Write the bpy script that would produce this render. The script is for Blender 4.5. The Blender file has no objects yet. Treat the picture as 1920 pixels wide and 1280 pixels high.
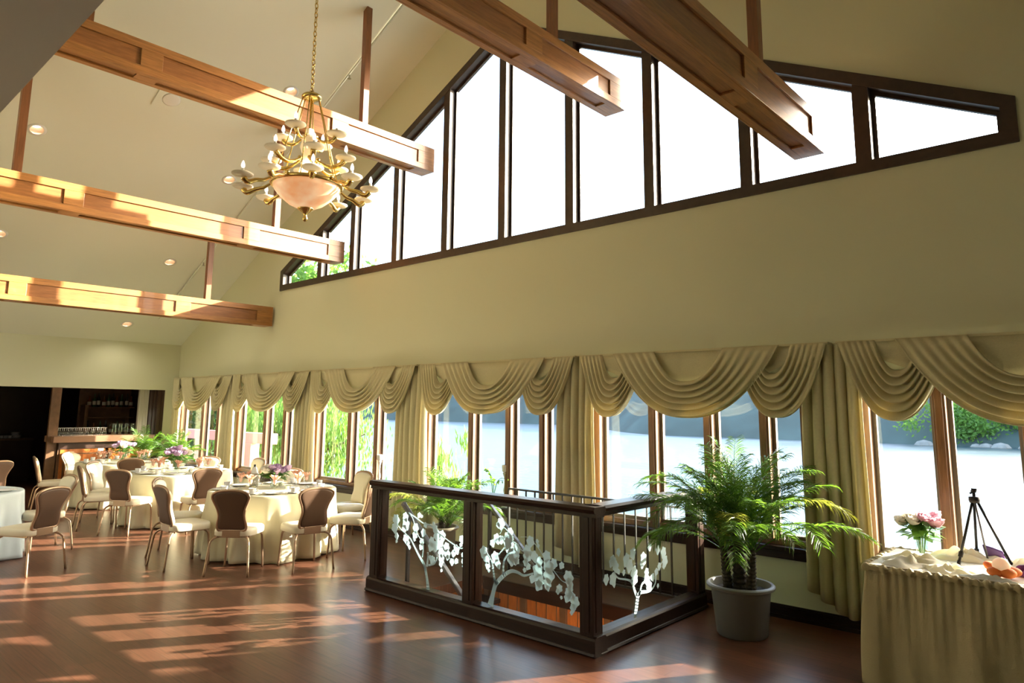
import bpy, bmesh, math, random
from mathutils import Matrix, Vector
random.seed(7)
PI = math.pi
C = bpy.context.scene.collection
sc = bpy.context.scene
K = 0.923
D = 6.406          # inner face of the window wall
def V(*a): return Vector(a)

# ------------------------------------------------------------------ materials
def newmat(name):
    m = bpy.data.materials.new(name); m.use_nodes = True
    nt = m.node_tree; nt.nodes.clear()
    out = nt.nodes.new('ShaderNodeOutputMaterial')
    return m, nt, out
def N(nt, t, **kw):
    n = nt.nodes.new(t)
    for k, v in kw.items():
        if k in n.inputs: n.inputs[k].default_value = v
        else: setattr(n, k, v)
    return n
def rgba(c): return (c[0], c[1], c[2], 1)
def pbr(name, col, rough=.5, metal=0, noise=0, nscale=20, bump=0, bscale=60, spec=.5, coat=0, stretch=None, trans=0, tcol=None):
    m, nt, out = newmat(name)
    p = N(nt, 'ShaderNodeBsdfPrincipled', Roughness=rough, Metallic=metal)
    p.inputs['Specular IOR Level'].default_value = spec
    p.inputs['Coat Weight'].default_value = coat
    p.inputs['Base Color'].default_value = rgba(col)
    tc = N(nt, 'ShaderNodeTexCoord'); mp = N(nt, 'ShaderNodeMapping')
    if stretch: mp.inputs['Scale'].default_value = stretch
    nt.links.new(tc.outputs['Object'], mp.inputs['Vector'])
    if noise:
        n = N(nt, 'ShaderNodeTexNoise', Scale=nscale, Detail=6.0, Roughness=.6)
        nt.links.new(mp.outputs['Vector'], n.inputs['Vector'])
        r = N(nt, 'ShaderNodeValToRGB')
        r.color_ramp.elements[0].position = .3; r.color_ramp.elements[1].position = .7
        r.color_ramp.elements[0].color = rgba([c*(1-noise) for c in col])
        r.color_ramp.elements[1].color = rgba([min(1, c*(1+noise)) for c in col])
        nt.links.new(n.outputs['Fac'], r.inputs['Fac']); nt.links.new(r.outputs['Color'], p.inputs['Base Color'])
    if bump:
        n2 = N(nt, 'ShaderNodeTexNoise', Scale=bscale, Detail=4.0)
        nt.links.new(mp.outputs['Vector'], n2.inputs['Vector'])
        b = N(nt, 'ShaderNodeBump', Strength=bump, Distance=.01)
        nt.links.new(n2.outputs['Fac'], b.inputs['Height']); nt.links.new(b.outputs['Normal'], p.inputs['Normal'])
    if trans:
        t = N(nt, 'ShaderNodeBsdfTranslucent', Color=rgba(tcol or col))
        mx = N(nt, 'ShaderNodeMixShader', Fac=trans)
        nt.links.new(p.outputs[0], mx.inputs[1]); nt.links.new(t.outputs[0], mx.inputs[2]); nt.links.new(mx.outputs[0], out.inputs[0])
    else:
        nt.links.new(p.outputs[0], out.inputs[0])
    return m
def glassmat(name, tint=(1, 1, 1), base=.04, rough=0.0):
    m, nt, out = newmat(name)
    t = N(nt, 'ShaderNodeBsdfTransparent', Color=rgba(tint)); g = N(nt, 'ShaderNodeBsdfGlossy', Roughness=rough)
    lw = N(nt, 'ShaderNodeLayerWeight', Blend=.5); mx = N(nt, 'ShaderNodeMixShader')
    pw = N(nt, 'ShaderNodeMath', operation='POWER'); pw.inputs[1].default_value = 5.0; nt.links.new(lw.outputs['Facing'], pw.inputs[0])
    a = N(nt, 'ShaderNodeMath', operation='MULTIPLY_ADD'); a.inputs[1].default_value = .5; a.inputs[2].default_value = base
    nt.links.new(pw.outputs[0], a.inputs[0]); nt.links.new(a.outputs[0], mx.inputs[0])
    nt.links.new(t.outputs[0], mx.inputs[1]); nt.links.new(g.outputs[0], mx.inputs[2]); nt.links.new(mx.outputs[0], out.inputs[0])
    return m
def emis(name, col, s):
    m, nt, out = newmat(name)
    e = N(nt, 'ShaderNodeEmission', Color=rgba(col), Strength=s); nt.links.new(e.outputs[0], out.inputs[0])
    return m
def floormat():
    m, nt, out = newmat('floor_planks')
    p = N(nt, 'ShaderNodeBsdfPrincipled', Roughness=.30); p.inputs['Specular IOR Level'].default_value = .32
    tc = N(nt, 'ShaderNodeTexCoord'); br = N(nt, 'ShaderNodeTexBrick', Scale=1.0)
    br.inputs['Brick Width'].default_value = 1.3; br.inputs['Row Height'].default_value = .115
    br.inputs['Mortar Size'].default_value = .0022; br.inputs['Bias'].default_value = -.1
    br.inputs['Color1'].default_value = (.142, .060, .036, 1); br.inputs['Color2'].default_value = (.098, .041, .025, 1); br.inputs['Mortar'].default_value = (.05, .02, .012, 1)
    br.offset = .37
    nt.links.new(tc.outputs['Object'], br.inputs['Vector'])
    mp = N(nt, 'ShaderNodeMapping'); mp.inputs['Scale'].default_value = (2.2, 40, 1); nt.links.new(tc.outputs['Object'], mp.inputs['Vector'])
    n = N(nt, 'ShaderNodeTexNoise', Scale=1.6, Detail=6.0); nt.links.new(mp.outputs[0], n.inputs['Vector'])
    mx = N(nt, 'ShaderNodeMix', data_type='RGBA', blend_type='MULTIPLY'); mx.inputs[0].default_value = .75
    r = N(nt, 'ShaderNodeValToRGB'); r.color_ramp.elements[0].position = .3; r.color_ramp.elements[0].color = (.55, .5, .45, 1); r.color_ramp.elements[1].position = .75; r.color_ramp.elements[1].color = (1.25, 1.2, 1.15, 1)
    nt.links.new(n.outputs['Fac'], r.inputs['Fac']); nt.links.new(br.outputs['Color'], mx.inputs[6]); nt.links.new(r.outputs['Color'], mx.inputs[7])
    nt.links.new(mx.outputs[2], p.inputs['Base Color'])
    b = N(nt, 'ShaderNodeBump', Strength=.03, Distance=.003); nt.links.new(n.outputs['Fac'], b.inputs['Height']); nt.links.new(b.outputs[0], p.inputs['Normal'])
    nt.links.new(p.outputs[0], out.inputs[0])
    return m
def watermat():
    m, nt, out = newmat('lake_water')
    p = N(nt, 'ShaderNodeBsdfPrincipled', Roughness=.32); p.inputs['Base Color'].default_value = (.03, .06, .075, 1)
    p.inputs['Specular IOR Level'].default_value = .8
    tc = N(nt, 'ShaderNodeTexCoord'); n = N(nt, 'ShaderNodeTexNoise', Scale=.9, Detail=5.0); mp = N(nt, 'ShaderNodeMapping'); mp.inputs['Scale'].default_value = (1, 2.2, 1)
    nt.links.new(tc.outputs['Object'], mp.inputs[0]); nt.links.new(mp.outputs[0], n.inputs['Vector'])
    b = N(nt, 'ShaderNodeBump', Strength=.55, Distance=.25); nt.links.new(n.outputs['Fac'], b.inputs['Height']); nt.links.new(b.outputs[0], p.inputs['Normal'])
    nt.links.new(p.outputs[0], out.inputs[0])
    return m
M = {}
M['paint'] = pbr('cream_wall_paint', (.665, .662, .475), .75, bump=.04, bscale=180)
M['ceil'] = pbr('cream_ceiling_paint', (.765, .78, .665), .8)
M['floor'] = floormat()
M['dark'] = pbr('dark_stained_wood', (.021, .0085, .0048), .34, noise=.35, nscale=5, stretch=(1, 12, 12), spec=.22)
M['darkz'] = pbr('dark_stained_wood_upright', (.021, .0085, .0048), .34, noise=.35, nscale=5, stretch=(12, 12, 1), spec=.22)
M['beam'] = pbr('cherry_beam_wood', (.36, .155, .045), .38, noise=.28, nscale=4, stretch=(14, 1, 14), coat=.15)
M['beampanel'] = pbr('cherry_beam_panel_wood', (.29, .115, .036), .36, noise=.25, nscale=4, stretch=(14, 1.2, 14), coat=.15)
M['hang'] = pbr('cherry_hanger_wood', (.20, .075, .028), .4, noise=.25, nscale=4, stretch=(14, 14, 1))
M['win'] = pbr('window_frame_wood', (.17, .078, .030), .4, noise=.3, nscale=5, stretch=(14, 14, 1))
M['wind'] = pbr('dark_sash_wood', (.040, .022, .014), .42, noise=.25, nscale=5, stretch=(3, 3, 3))
M['clad'] = pbr('pale_outer_cladding', (.15, .12, .09), .55)
M['pane'] = glassmat('window_glass', (.97, .985, .98), .03)
M['rglass'] = glassmat('railing_glass', (.93, .96, .95), .02)
M['gls'] = glassmat('drinking_glass', (.96, .97, .97), .06)
M['frost'] = pbr('etched_frost', (.70, .88, .95), .6, trans=.4, tcol=(.8, .92, .95))
M['curt'] = pbr('gold_curtain_cloth', (.61, .56, .355), .75, noise=.06, nscale=60, bump=.25, bscale=320, trans=.16, tcol=(.75, .65, .38))
M['swag'] = pbr('gold_swag_cloth', (.64, .585, .365), .72, noise=.06, nscale=80, bump=.35, bscale=260, trans=.12, tcol=(.8, .68, .4))
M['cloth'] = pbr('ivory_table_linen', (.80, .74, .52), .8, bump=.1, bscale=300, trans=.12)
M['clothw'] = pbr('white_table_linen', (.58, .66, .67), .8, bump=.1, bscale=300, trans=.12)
M['skirt'] = pbr('gold_table_skirt', (.50, .42, .24), .8, bump=.3, bscale=120, trans=.08)
M['cfr'] = pbr('copper_tone_metal', (.44, .30, .195), .36, metal=.7)
M['cback'] = pbr('taupe_back_cloth', (.105, .060, .036), .5, spec=.35)
M['cseat'] = pbr('ivory_vinyl', (.76, .70, .53), .42, bump=.05, bscale=90)
M['black'] = pbr('black_metal', (.018, .017, .017), .4, metal=.4)
M['iron'] = pbr('wrought_iron', (.022, .020, .020), .45)
M['steel'] = pbr('brushed_handrail', (.16, .15, .15), .3, metal=.8)
M['brass'] = pbr('polished_brass', (.72, .52, .18), .22, metal=1.0)
M['alab'] = pbr('alabaster', (.86, .80, .68), .35, noise=.06, nscale=9, trans=.25)
def bowlmat():
    m, nt, out = newmat('lit_alabaster_bowl')
    p = N(nt, 'ShaderNodeBsdfPrincipled', Roughness=.3); p.inputs['Base Color'].default_value = (.50, .30, .18, 1)
    tc = N(nt, 'ShaderNodeTexCoord'); n = N(nt, 'ShaderNodeTexNoise', Scale=5.0, Detail=5.0); nt.links.new(tc.outputs['Object'], n.inputs[0])
    r = N(nt, 'ShaderNodeValToRGB'); r.color_ramp.elements[0].position = .35; r.color_ramp.elements[0].color = (.80, .30, .10, 1); r.color_ramp.elements[1].position = .65; r.color_ramp.elements[1].color = (1, .66, .38, 1)
    nt.links.new(n.outputs[0], r.inputs[0]); nt.links.new(r.outputs[0], p.inputs['Emission Color']); p.inputs['Emission Strength'].default_value = .75
    nt.links.new(p.outputs[0], out.inputs[0]); return m
M['bowl'] = bowlmat()
M['candle'] = pbr('white_candle_sleeve', (.8, .78, .72), .4)
M['bulb'] = emis('frosted_bulb', (1, .93, .82), 1.6)
M['lampcan'] = pbr('downlight_reflector', (.70, .52, .36), .45)
M['lampw'] = emis('downlight_lamp', (1, .86, .66), 6)
M['white'] = pbr('white_glaze', (.82, .82, .80), .25)
M['whitepl'] = pbr('white_paint', (.8, .79, .74), .5)
M['potm'] = pbr('grey_plastic_pot', (.20, .195, .175), .42)
M['terr'] = pbr('dark_pot', (.20, .16, .12), .5)
M['soil'] = pbr('potting_soil', (.025, .018, .012), .95, noise=.5, nscale=40, bump=1, bscale=40)
M['leaf'] = pbr('palm_leaf', (.055, .135, .018), .42, noise=.3, nscale=6, trans=.38, tcol=(.20, .40, .03))
M['leafy'] = pbr('yellow_palm_leaf', (.30, .36, .05), .45, trans=.35, tcol=(.5, .52, .06))
M['bark'] = pbr('palm_bark', (.055, .040, .026), .9, noise=.5, nscale=30, bump=1, bscale=45)
M['coral'] = pbr('coral_napkin', (.88, .50, .36), .75, trans=.25, tcol=(.95, .6, .45))
M['pinkf'] = pbr('pink_petal', (.84, .54, .62), .6, trans=.4)
M['cream'] = pbr('cream_petal', (.90, .85, .74), .6, trans=.42)
M['lilac'] = pbr('lilac_petal', (.60, .42, .62), .6, trans=.25)
M['green'] = pbr('flower_leaf', (.06, .17, .03), .5, trans=.25, tcol=(.2, .4, .05))
M['vase'] = glassmat('vase_glass', (.90, .94, .90), .06)
M['orange'] = pbr('orange_fabric', (.90, .26, .06), .7, trans=.15)
M['purple'] = pbr('purple_wrap', (.10, .035, .20), .35)
M['tulle'] = pbr('ivory_tulle', (.86, .82, .68), .7, trans=.35)
M['poly'] = pbr('clear_wrap', (.85, .88, .86), .15, trans=.3)
M['paper'] = pbr('white_card', (.82, .84, .84), .6)
M['barwood'] = pbr('cherry_bar_panel', (.42, .13, .028), .3, noise=.3, nscale=4, stretch=(10, 10, 1.2), coat=.3)
M['bartop'] = pbr('bar_counter_top', (.20, .105, .06), .35)
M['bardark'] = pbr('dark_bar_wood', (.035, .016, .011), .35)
M['barmid'] = pbr('brown_bar_wood', (.13, .065, .03), .4, noise=.3, nscale=6)
M['bottg'] = pbr('green_bottle', (.03, .07, .03), .12)
M['bottb'] = pbr('amber_bottle', (.16, .05, .015), .12)
M['bottk'] = pbr('dark_bottle', (.015, .015, .018), .12)
M['label'] = pbr('plain_bottle_label', (.55, .5, .42), .6)
M['silver'] = pbr('silver', (.6, .6, .6), .22, metal=1)
M['salmon'] = pbr('salmon_painted_timber', (.80, .36, .30), .7)
M['lake'] = watermat()
M['grass'] = pbr('lawn', (.06, .11, .025), .9, noise=.4, nscale=3)
M['tree1'] = pbr('willow_leaf', (.10, .20, .035), .6, trans=.4, tcol=(.22, .42, .06))
M['tree2'] = pbr('dark_tree_leaf', (.035, .085, .03), .6, trans=.3, tcol=(.08, .2, .04))
M['trunk'] = pbr('tree_bark', (.06, .045, .03), .9)
M['hill'] = pbr('far_forest', (.045, .068, .062), .95, noise=.35, nscale=.12)
M['rock'] = pbr('shore_rock', (.20, .19, .17), .9, noise=.3, nscale=1)

# ------------------------------------------------------------------ mesh builder
class MB:
    def __init__(s): s.v = []; s.f = []; s.M = None; s.mi = []; s.cur = 0
    def add(s, vs, fs):
        o = len(s.v)
        if s.M is not None: vs = [tuple(s.M @ Vector(p)) for p in vs]
        s.v += [tuple(p) for p in vs]; s.f += [tuple(i+o for i in f) for f in fs]; s.mi += [s.cur]*len(fs)
        return s
    def box(s, x0, x1, y0, y1, z0, z1):
        vs = [(x, y, z) for x in (x0, x1) for y in (y0, y1) for z in (z0, z1)]
        return s.add(vs, [(0, 1, 3, 2), (4, 6, 7, 5), (0, 4, 5, 1), (2, 3, 7, 6), (0, 2, 6, 4), (1, 5, 7, 3)])
    def bar(s, p, q, w, h, up=(0, 0, 1)):
        p = Vector(p); q = Vector(q); d = (q-p).normalized(); up = Vector(up)
        r = d.cross(up)
        if r.length < 1e-5: r = d.cross(Vector((1, 0, 0)))
        r.normalize(); u = r.cross(d)
        vs = []
        for c in (p, q):
            for a, b in ((-1, -1), (1, -1), (1, 1), (-1, 1)): vs.append(c + r*(a*w/2) + u*(b*h/2))
        return s.add(vs, [(0, 1, 2, 3), (7, 6, 5, 4), (0, 4, 5, 1), (1, 5, 6, 2), (2, 6, 7, 3), (3, 7, 4, 0)])
    def tube(s, pts, rad, n=8, cap=True, closed=False):
        pts = [Vector(p) for p in pts]; m = len(pts)
        if not hasattr(rad, '__len__'): rad = [rad]*m
        vs = []; prev = None
        for i, p in enumerate(pts):
            if closed: d = pts[(i+1) % m]-pts[i-1]
            else: d = pts[min(i+1, m-1)]-pts[max(i-1, 0)]
            if d.length < 1e-9: d = Vector((0, 0, 1))
            d.normalize()
            if prev is None:
                a = Vector((0, 0, 1)) if abs(d.z) < .9 else Vector((1, 0, 0)); u = d.cross(a).normalized()
            else:
                u = prev - d*prev.dot(d)
                u = u.normalized() if u.length > 1e-6 else d.cross(Vector((0, 0, 1))).normalized()
            prev = u; w = d.cross(u)
            for k in range(n):
                t = 2*PI*k/n; vs.append(p + (u*math.cos(t)+w*math.sin(t))*rad[i])
        fs = []
        for i in range(m if closed else m-1):
            j = (i+1) % m
            for k in range(n):
                k2 = (k+1) % n; fs.append((i*n+k, i*n+k2, j*n+k2, j*n+k))
        if cap and not closed: fs += [tuple(reversed(range(n))), tuple(range((m-1)*n, m*n))]
        return s.add(vs, fs)
    def lathe(s, prof, c=(0, 0, 0), n=20, sx=1, sy=1):
        vs = []; fs = []; m = len(prof)
        for r, z in prof:
            for k in range(n):
                t = 2*PI*k/n; vs.append((c[0]+r*sx*math.cos(t), c[1]+r*sy*math.sin(t), c[2]+z))
        for i in range(m-1):
            for k in range(n):
                k2 = (k+1) % n; fs.append((i*n+k, i*n+k2, (i+1)*n+k2, (i+1)*n+k))
        if prof[0][0] > 1e-4: fs.append(tuple(reversed(range(n))))
        if prof[-1][0] > 1e-4: fs.append(tuple(range((m-1)*n, m*n)))
        return s.add(vs, fs)
    def openlathe(s, prof, c=(0, 0, 0), n=20):
        vs = []; fs = []; m = len(prof)
        for r, z in prof:
            for k in range(n):
                t = 2*PI*k/n; vs.append((c[0]+r*math.cos(t), c[1]+r*math.sin(t), c[2]+z))
        for i in range(m-1):
            for k in range(n):
                k2 = (k+1) % n; fs.append((i*n+k, i*n+k2, (i+1)*n+k2, (i+1)*n+k))
        return s.add(vs, fs)
    def grid(s, fn, nu, nv, wrap=False):
        vs = [fn(i/nu, j/nv) for j in range(nv+1) for i in range(nu+(0 if wrap else 1))]
        w = nu if wrap else nu+1; fs = []
        for j in range(nv):
            for i in range(nu):
                a = j*w+i; b = j*w+(i+1) % w if wrap else a+1
                fs.append((a, b, b+w, a+w))
        return s.add(vs, fs)
    def prism(s, poly, y0, y1, ax='y'):
        n = len(poly); mk = {'y': lambda a, b, t: (a, t, b), 'x': lambda a, b, t: (t, a, b), 'z': lambda a, b, t: (a, b, t)}[ax]
        vs = [mk(a, b, y0) for a, b in poly]+[mk(a, b, y1) for a, b in poly]
        fs = [tuple(range(n)), tuple(reversed(range(n, 2*n)))]+[(i, i+n, (i+1) % n+n, (i+1) % n) for i in range(n)]
        return s.add(vs, fs)
    def ball(s, c, r, n=8, m=6, sz=1):
        return s.lathe([(r*math.sin(PI*i/m) if 0 < i < m else 0, -r*sz*math.cos(PI*i/m)) for i in range(m+1)], c, n)
    def build(s, name, mat, parent=None, smooth=False, bevel=0, solid=0, sub=0, loc=None, rz=0):
        me = bpy.data.meshes.new(name); me.from_pydata(s.v, [], s.f); me.update()
        mats = mat if isinstance(mat, (list, tuple)) else [mat]
        for m in mats: me.materials.append(m)
        if len(mats) > 1: me.polygons.foreach_set('material_index', s.mi)
        o = bpy.data.objects.new(name, me); C.objects.link(o)
        if smooth: me.shade_smooth()
        if smooth and smooth != True: me.set_sharp_from_angle(angle=math.radians(smooth))
        if solid:
            md = o.modifiers.new('thick', 'SOLIDIFY'); md.thickness = solid; md.offset = 0
        if bevel:
            md = o.modifiers.new('edge', 'BEVEL'); md.width = bevel; md.segments = 2; md.limit_method = 'ANGLE'
        if sub:
            md = o.modifiers.new('sub', 'SUBSURF'); md.levels = sub; md.render_levels = sub
        if parent is not None: o.parent = parent
        if loc is not None: o.location = loc
        if rz: o.rotation_euler.z = rz
        return o
def tag(o, label, cat, group=None, kind=None):
    o['label'] = label; o['category'] = cat
    if group: o['group'] = group
    if kind: o['kind'] = kind
    return o
def empty(name, label=None, cat=None, loc=(0, 0, 0), rz=0, group=None, kind=None):
    o = bpy.data.objects.new(name, None); C.objects.link(o); o.empty_display_size = .1
    o.location = loc; o.rotation_euler.z = rz
    if label: tag(o, label, cat, group, kind)
    return o
def struct(o): o['kind'] = 'structure'; return o
KIDS = {}
def kids(o): return [c for c in o.children]
def copy_tree(o, parent=None):
    c = o.copy(); C.objects.link(c)
    if parent is not None: c.parent = parent
    for ch in kids(o): copy_tree(ch, c)
    return c
def place(proto, loc, rz, label, group=None, first=[None], scale=None):
    """the first use moves the prototype itself, later uses copy it"""
    if not proto.get('_used'): o = proto; proto['_used'] = 1
    else: o = copy_tree(proto)
    o.location = loc; o.rotation_euler.z = rz
    if scale: o.scale = (scale,)*3
    if label: o['label'] = label
    if group: o['group'] = group
    elif 'group' in o and group is None: del o['group']
    return o
def spline(pts, n=6, closed=False):
    P = [Vector(p) for p in pts]; m = len(P); out = []
    for i in range(m if closed else m-1):
        a = P[(i-1) % m] if (closed or i > 0) else P[0]; b = P[i]; c = P[(i+1) % m]; d = P[(i+2) % m] if (closed or i+2 < m) else P[-1]
        for k in range(n):
            t = k/n; out.append(.5*((2*b)+(c-a)*t+(2*a-5*b+4*c-d)*t*t+(3*b-a-3*c+d)*t**3))
    if not closed: out.append(P[-1])
    return out

# ------------------------------------------------------------------ setting
XL = -15.49; RX = -5.96; EZ = 3.154; SL = .5047
def cz(x): return EZ+SL*(x+15.40) if x <= RX else EZ+SL*(2*RX-x+15.40)
XR = 2*RX+15.40+.02
Y0 = .70        # edge of the lower ceiling
# floor with the stair opening
HX0, HX1, HY0, HY1 = -5.50, -3.36, 4.63, 5.70
mb = MB()
FX0, FX1, FY0, FY1 = -20.5, 4.2, -4.6, D
for a in ((FX0, HX0, FY0, FY1), (HX1, FX1, FY0, FY1), (HX0, HX1, FY0, HY0), (HX0, HX1, HY1, FY1)): mb.box(a[0], a[1], a[2], a[3], -.10, 0)
struct(mb.build('floor', M['floor']))
mb = MB()
LZ = -2.9
mb.box(HX0-.06, HX0, HY0-.06, HY1+.06, LZ, -.10).box(HX1, HX1+.06, HY0-.06, HY1+.06, LZ, -.10).box(HX0, HX1, HY1, HY1+.06, LZ, -.10).box(HX0, HX1, HY0-.06, HY0, LZ, -.10)
struct(mb.build('wall_stairwell', M['barwood']))
mb = MB()
for i in range(5):
    x = HX0+.02+i*.52; mb.box(x, x+.07, HY1-.022, HY1, LZ, -.12)
for i in range(16): x = HX0+.09+i*.13; mb.box(x, x+.008, HY1-.006, HY1, LZ, -.12)
mb.box(HX0, HX1, HY1-.024, HY1, -1.25, -1.15)
struct(mb.build('trim_4', M['barmid']))
mb = MB(); mb.box(HX0, HX1, HY1-.026, HY1, -.13, -.001).box(HX1-.02, HX1, HY0, HY1-.026, -.13, -.001)
struct(mb.build('trim_5', M['dark']))
mb = MB(); mb.box(HX0, HX1+3, HY0, HY1, LZ-.1, LZ)
struct(mb.build('floor_lower', M['floor']))
st = empty('staircase', 'dark wooden stairs going down inside the glass railed opening', 'stairs', (HX0, 0, 0))
for i in range(9):
    MB().box(i*.235, i*.235+.27, HY0+.02, HY1-.03, -.19*(i+1)-.04, -.19*(i+1)).build('tread', M['dark'], st)

# window wall with bay openings and the clerestory hole
WT = .16
BAYX = [-15.39, -12.73, -10.07, -7.34, -4.62, -1.90, .82]     # where each swag begins
SILL = .62; HEAD = 2.12
bays = []
CL = dict(x0=-11.40, x1=-.53, zb=3.905, zl=4.22, zp=6.965)
def cltop(x): return CL['zl']+(CL['zp']-CL['zl'])*(1-abs(x-RX)/(RX-CL['x0']))
mb = MB()
mb.box(XL, XR, D, D+WT, -.3, SILL-.05)
mb.box(XL, XR, D, D+WT, HEAD, 3.05)
op = []
for i in range(6):
    a = BAYX[i]+(.14, 0, 0, 0, .10, .12)[i]; b = BAYX[i]+2.42
    op.append((a, b))
xs = [XL]+[t for o in op for t in o]+[XR]
for i in range(0, len(xs), 2): mb.box(xs[i], xs[i+1], D, D+WT, SILL-.05, HEAD)
lo = [(XL, 3.05), (XL, cz(XL)+.1), (CL['x0'], cz(CL['x0'])+.1), (CL['x0'], 3.05)]
mb.prism(lo, D, D+WT)
mb.prism([(CL['x0'], 3.05), (CL['x0'], CL['zb']), (CL['x1'], CL['zb']), (CL['x1'], 3.05)], D, D+WT)
mb.prism([(CL['x0'], CL['zl']), (CL['x0'], cz(CL['x0'])+.1), (RX, cz(RX)+.1), (RX, CL['zp'])], D, D+WT)
mb.prism([(RX, CL['zp']), (RX, cz(RX)+.1), (CL['x1'], cz(CL['x1'])+.1), (CL['x1'], CL['zl'])], D, D+WT)
mb.prism([(CL['x1'], 3.05), (CL['x1'], cz(CL['x1'])+.1), (XR, cz(XR)+.1), (XR, 3.05)], D, D+WT)
struct(mb.build('wall_back', M['paint']))
# far wall (bar), with its opening
OZ = 2.13
mb = MB()
mb.prism([(-4.6, OZ), (-4.6, EZ+.1), (D+.16, EZ+.1), (D+.16, OZ)], XL-.14, XL, 'x')
mb.box(XL-.14, XL, 6.15, D+.16, 0, OZ)
mb.box(XL-.14, XL, -4.6, 2.2, 0, OZ)
struct(mb.build('wall_left', M['paint']))
# ceiling: two slopes over the main bay, a lower flat ceiling by the camera
mb = MB()
T = .12
mb.prism([(XL-.1, cz(XL-.1)), (RX, cz(RX)), (RX, cz(RX)+T), (XL-.1, cz(XL-.1)+T)], Y0, D+WT)
CEIL = [struct(mb.build('ceiling', M['ceil']))]
mb = MB(); mb.prism([(RX, cz(RX)), (XR+.1, cz(XR+.1)), (XR+.1, cz(XR+.1)+T), (RX, cz(RX)+T)], Y0, D+WT)
CEIL.append(struct(mb.build('ceiling_right', M['ceil'])))
SZ = 1.8+1.99*Y0
mb = MB()
mb.box(XL-.1, XR+.1, -4.6, Y0, SZ, SZ+.1)
struct(mb.build('ceiling_lower', M['ceil']))
mb = MB()
mb.prism([(XL-.1, SZ+.1), (RX, SZ+.1), (XR+.1, SZ+.1), (XR+.1, max(SZ+.1, cz(XR+.1)+.1)), (RX, cz(RX)+.1), (XL-.1, max(SZ+.1, cz(XL-.1)+.1))], Y0-.12, Y0-.001)
struct(mb.build('wall_gable', M['paint']))
mb = MB(); mb.box(XR, XR+.14, -4.6, D+WT, -.3, 3.4)
struct(mb.build('wall_right', M['paint']))
mb = MB(); mb.box(XL-5, XR+.1, -4.74, -4.6, -.3, 3.4)
struct(mb.build('wall_front', M['paint']))
# baseboards
mb = MB()
def board(x0, x1): mb.box(x0, x1, D-.018, D-.0005, 0, .115).box(x0, x1, D-.03, D-.0005, 0, .03).box(x0, x1, D-.024, D-.0005, .09, .102)
board(XL+.02, XR-.02)
struct(mb.build('baseboard_back', M['dark']))

# lower windows ----------------------------------------------------------
MUL = {0: [-14.19, -13.52], 1: [-11.69, -11.03, -10.60], 2: [-9.12, -8.45, -7.93], 3: [-6.46, -5.81, -5.27], 4: [-3.79, -3.17, -2.61], 5: [-1.19, -.62, -.02]}
for i, (a, b) in enumerate(op):
    w = struct(empty('window_%d' % (i+1)))
    f = MB()
    f.box(a-.02, a+.075, D-.012, D+.15, SILL-.04, HEAD+.02).box(b-.075, b+.02, D-.012, D+.15, SILL-.04, HEAD+.02)
    f.box(a+.075, b-.075, D-.012, D+.15, HEAD-.07, HEAD+.02).box(a+.075, b-.075, D+.03, D+.15, SILL-.04, SILL+.045)
    f.build('frame', M['win'], w, bevel=.004)
    ml = MUL[i]
    for x in ml:
        q = MB(); q.box(x-.045, x+.045, D-.006, D+.14, SILL+.045, HEAD-.07); q.box(x-.028, x+.028, D-.022, D-.006, SILL+.045, HEAD-.07)
        q.build('mullion', M['win'], w, bevel=.004)
    ex = [a+.075]+[t for x in ml for t in (x-.045, x+.045)]+[b-.075]
    for j in range(0, len(ex), 2):
        s0, s1 = ex[j], ex[j+1]
        sa = MB(); z0, z1 = SILL+.045, HEAD-.07; t = .032
        for bx in ((s0, s0+t, z0, z1), (s1-t, s1, z0, z1), (s0+t, s1-t, z0, z0+t), (s0+t, s1-t, z1-t, z1)): sa.box(bx[0], bx[1], D+.085, D+.125, bx[2], bx[3])
        sh = sa.build('sash', M['clad'], w)
        MB().box(s0+t, s1-t, D+.102, D+.108, z0+t, z1-t).build('pane', M['pane'], sh)
    s = MB(); s.box(a-.05, b+.05, D-.062, D+.06, SILL-.045, SILL-.005).box(a-.03, b+.03, D-.03, D-.0005, SILL-.115, SILL-.045)
    s.build('sill', M['dark'], w, bevel=.006)
# clerestory -------------------------------------------------------------
w = struct(empty('window_7'))
def ring(off0, off1, y0, y1):
    """trapezoid band between two inward offsets"""
    def poly(o):
        k = o*math.sqrt(1+SL*SL)
        x0 = CL['x0']+o; x1 = CL['x1']-o
        return [(x0, CL['zb']+o), (x0, cltop(x0)-k), (RX, CL['zp']-k), (x1, cltop(x1)-k), (x1, CL['zb']+o)]
    A = poly(off0); B = poly(off1); m = MB(); n = 5
    for i in range(n):
        j = (i+1) % n; m.prism([A[i], A[j], B[j], B[i]], y0, y1)
    return m
ring(-.03, .075, D-.02, D+.15).build('frame', M['wind'], w)
CM = [-10.17, -9.25, -8.16, -7.05, -5.955, -4.85, -3.76, -2.67, -1.60]
for x in CM:
    k = .075*math.sqrt(1+SL*SL)
    q = MB(); q.prism([(x-.062, CL['zb']+.07), (x-.062, cltop(x-.062)-k), (x+.062, cltop(x+.062)-k), (x+.062, CL['zb']+.07)] if abs(x-RX) > .07 else [(x-.062, CL['zb']+.07), (x-.062, cltop(x-.062)-k), (RX, CL['zp']-k), (x+.062, cltop(x+.062)-k), (x+.062, CL['zb']+.07)], D-.012, D+.14)
    q.build('mullion', M['wind'], w)
ex = [CL['x0']+.075]+[t for x in CM for t in (x-.062, x+.062)]+[CL['x1']-.075]
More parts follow.
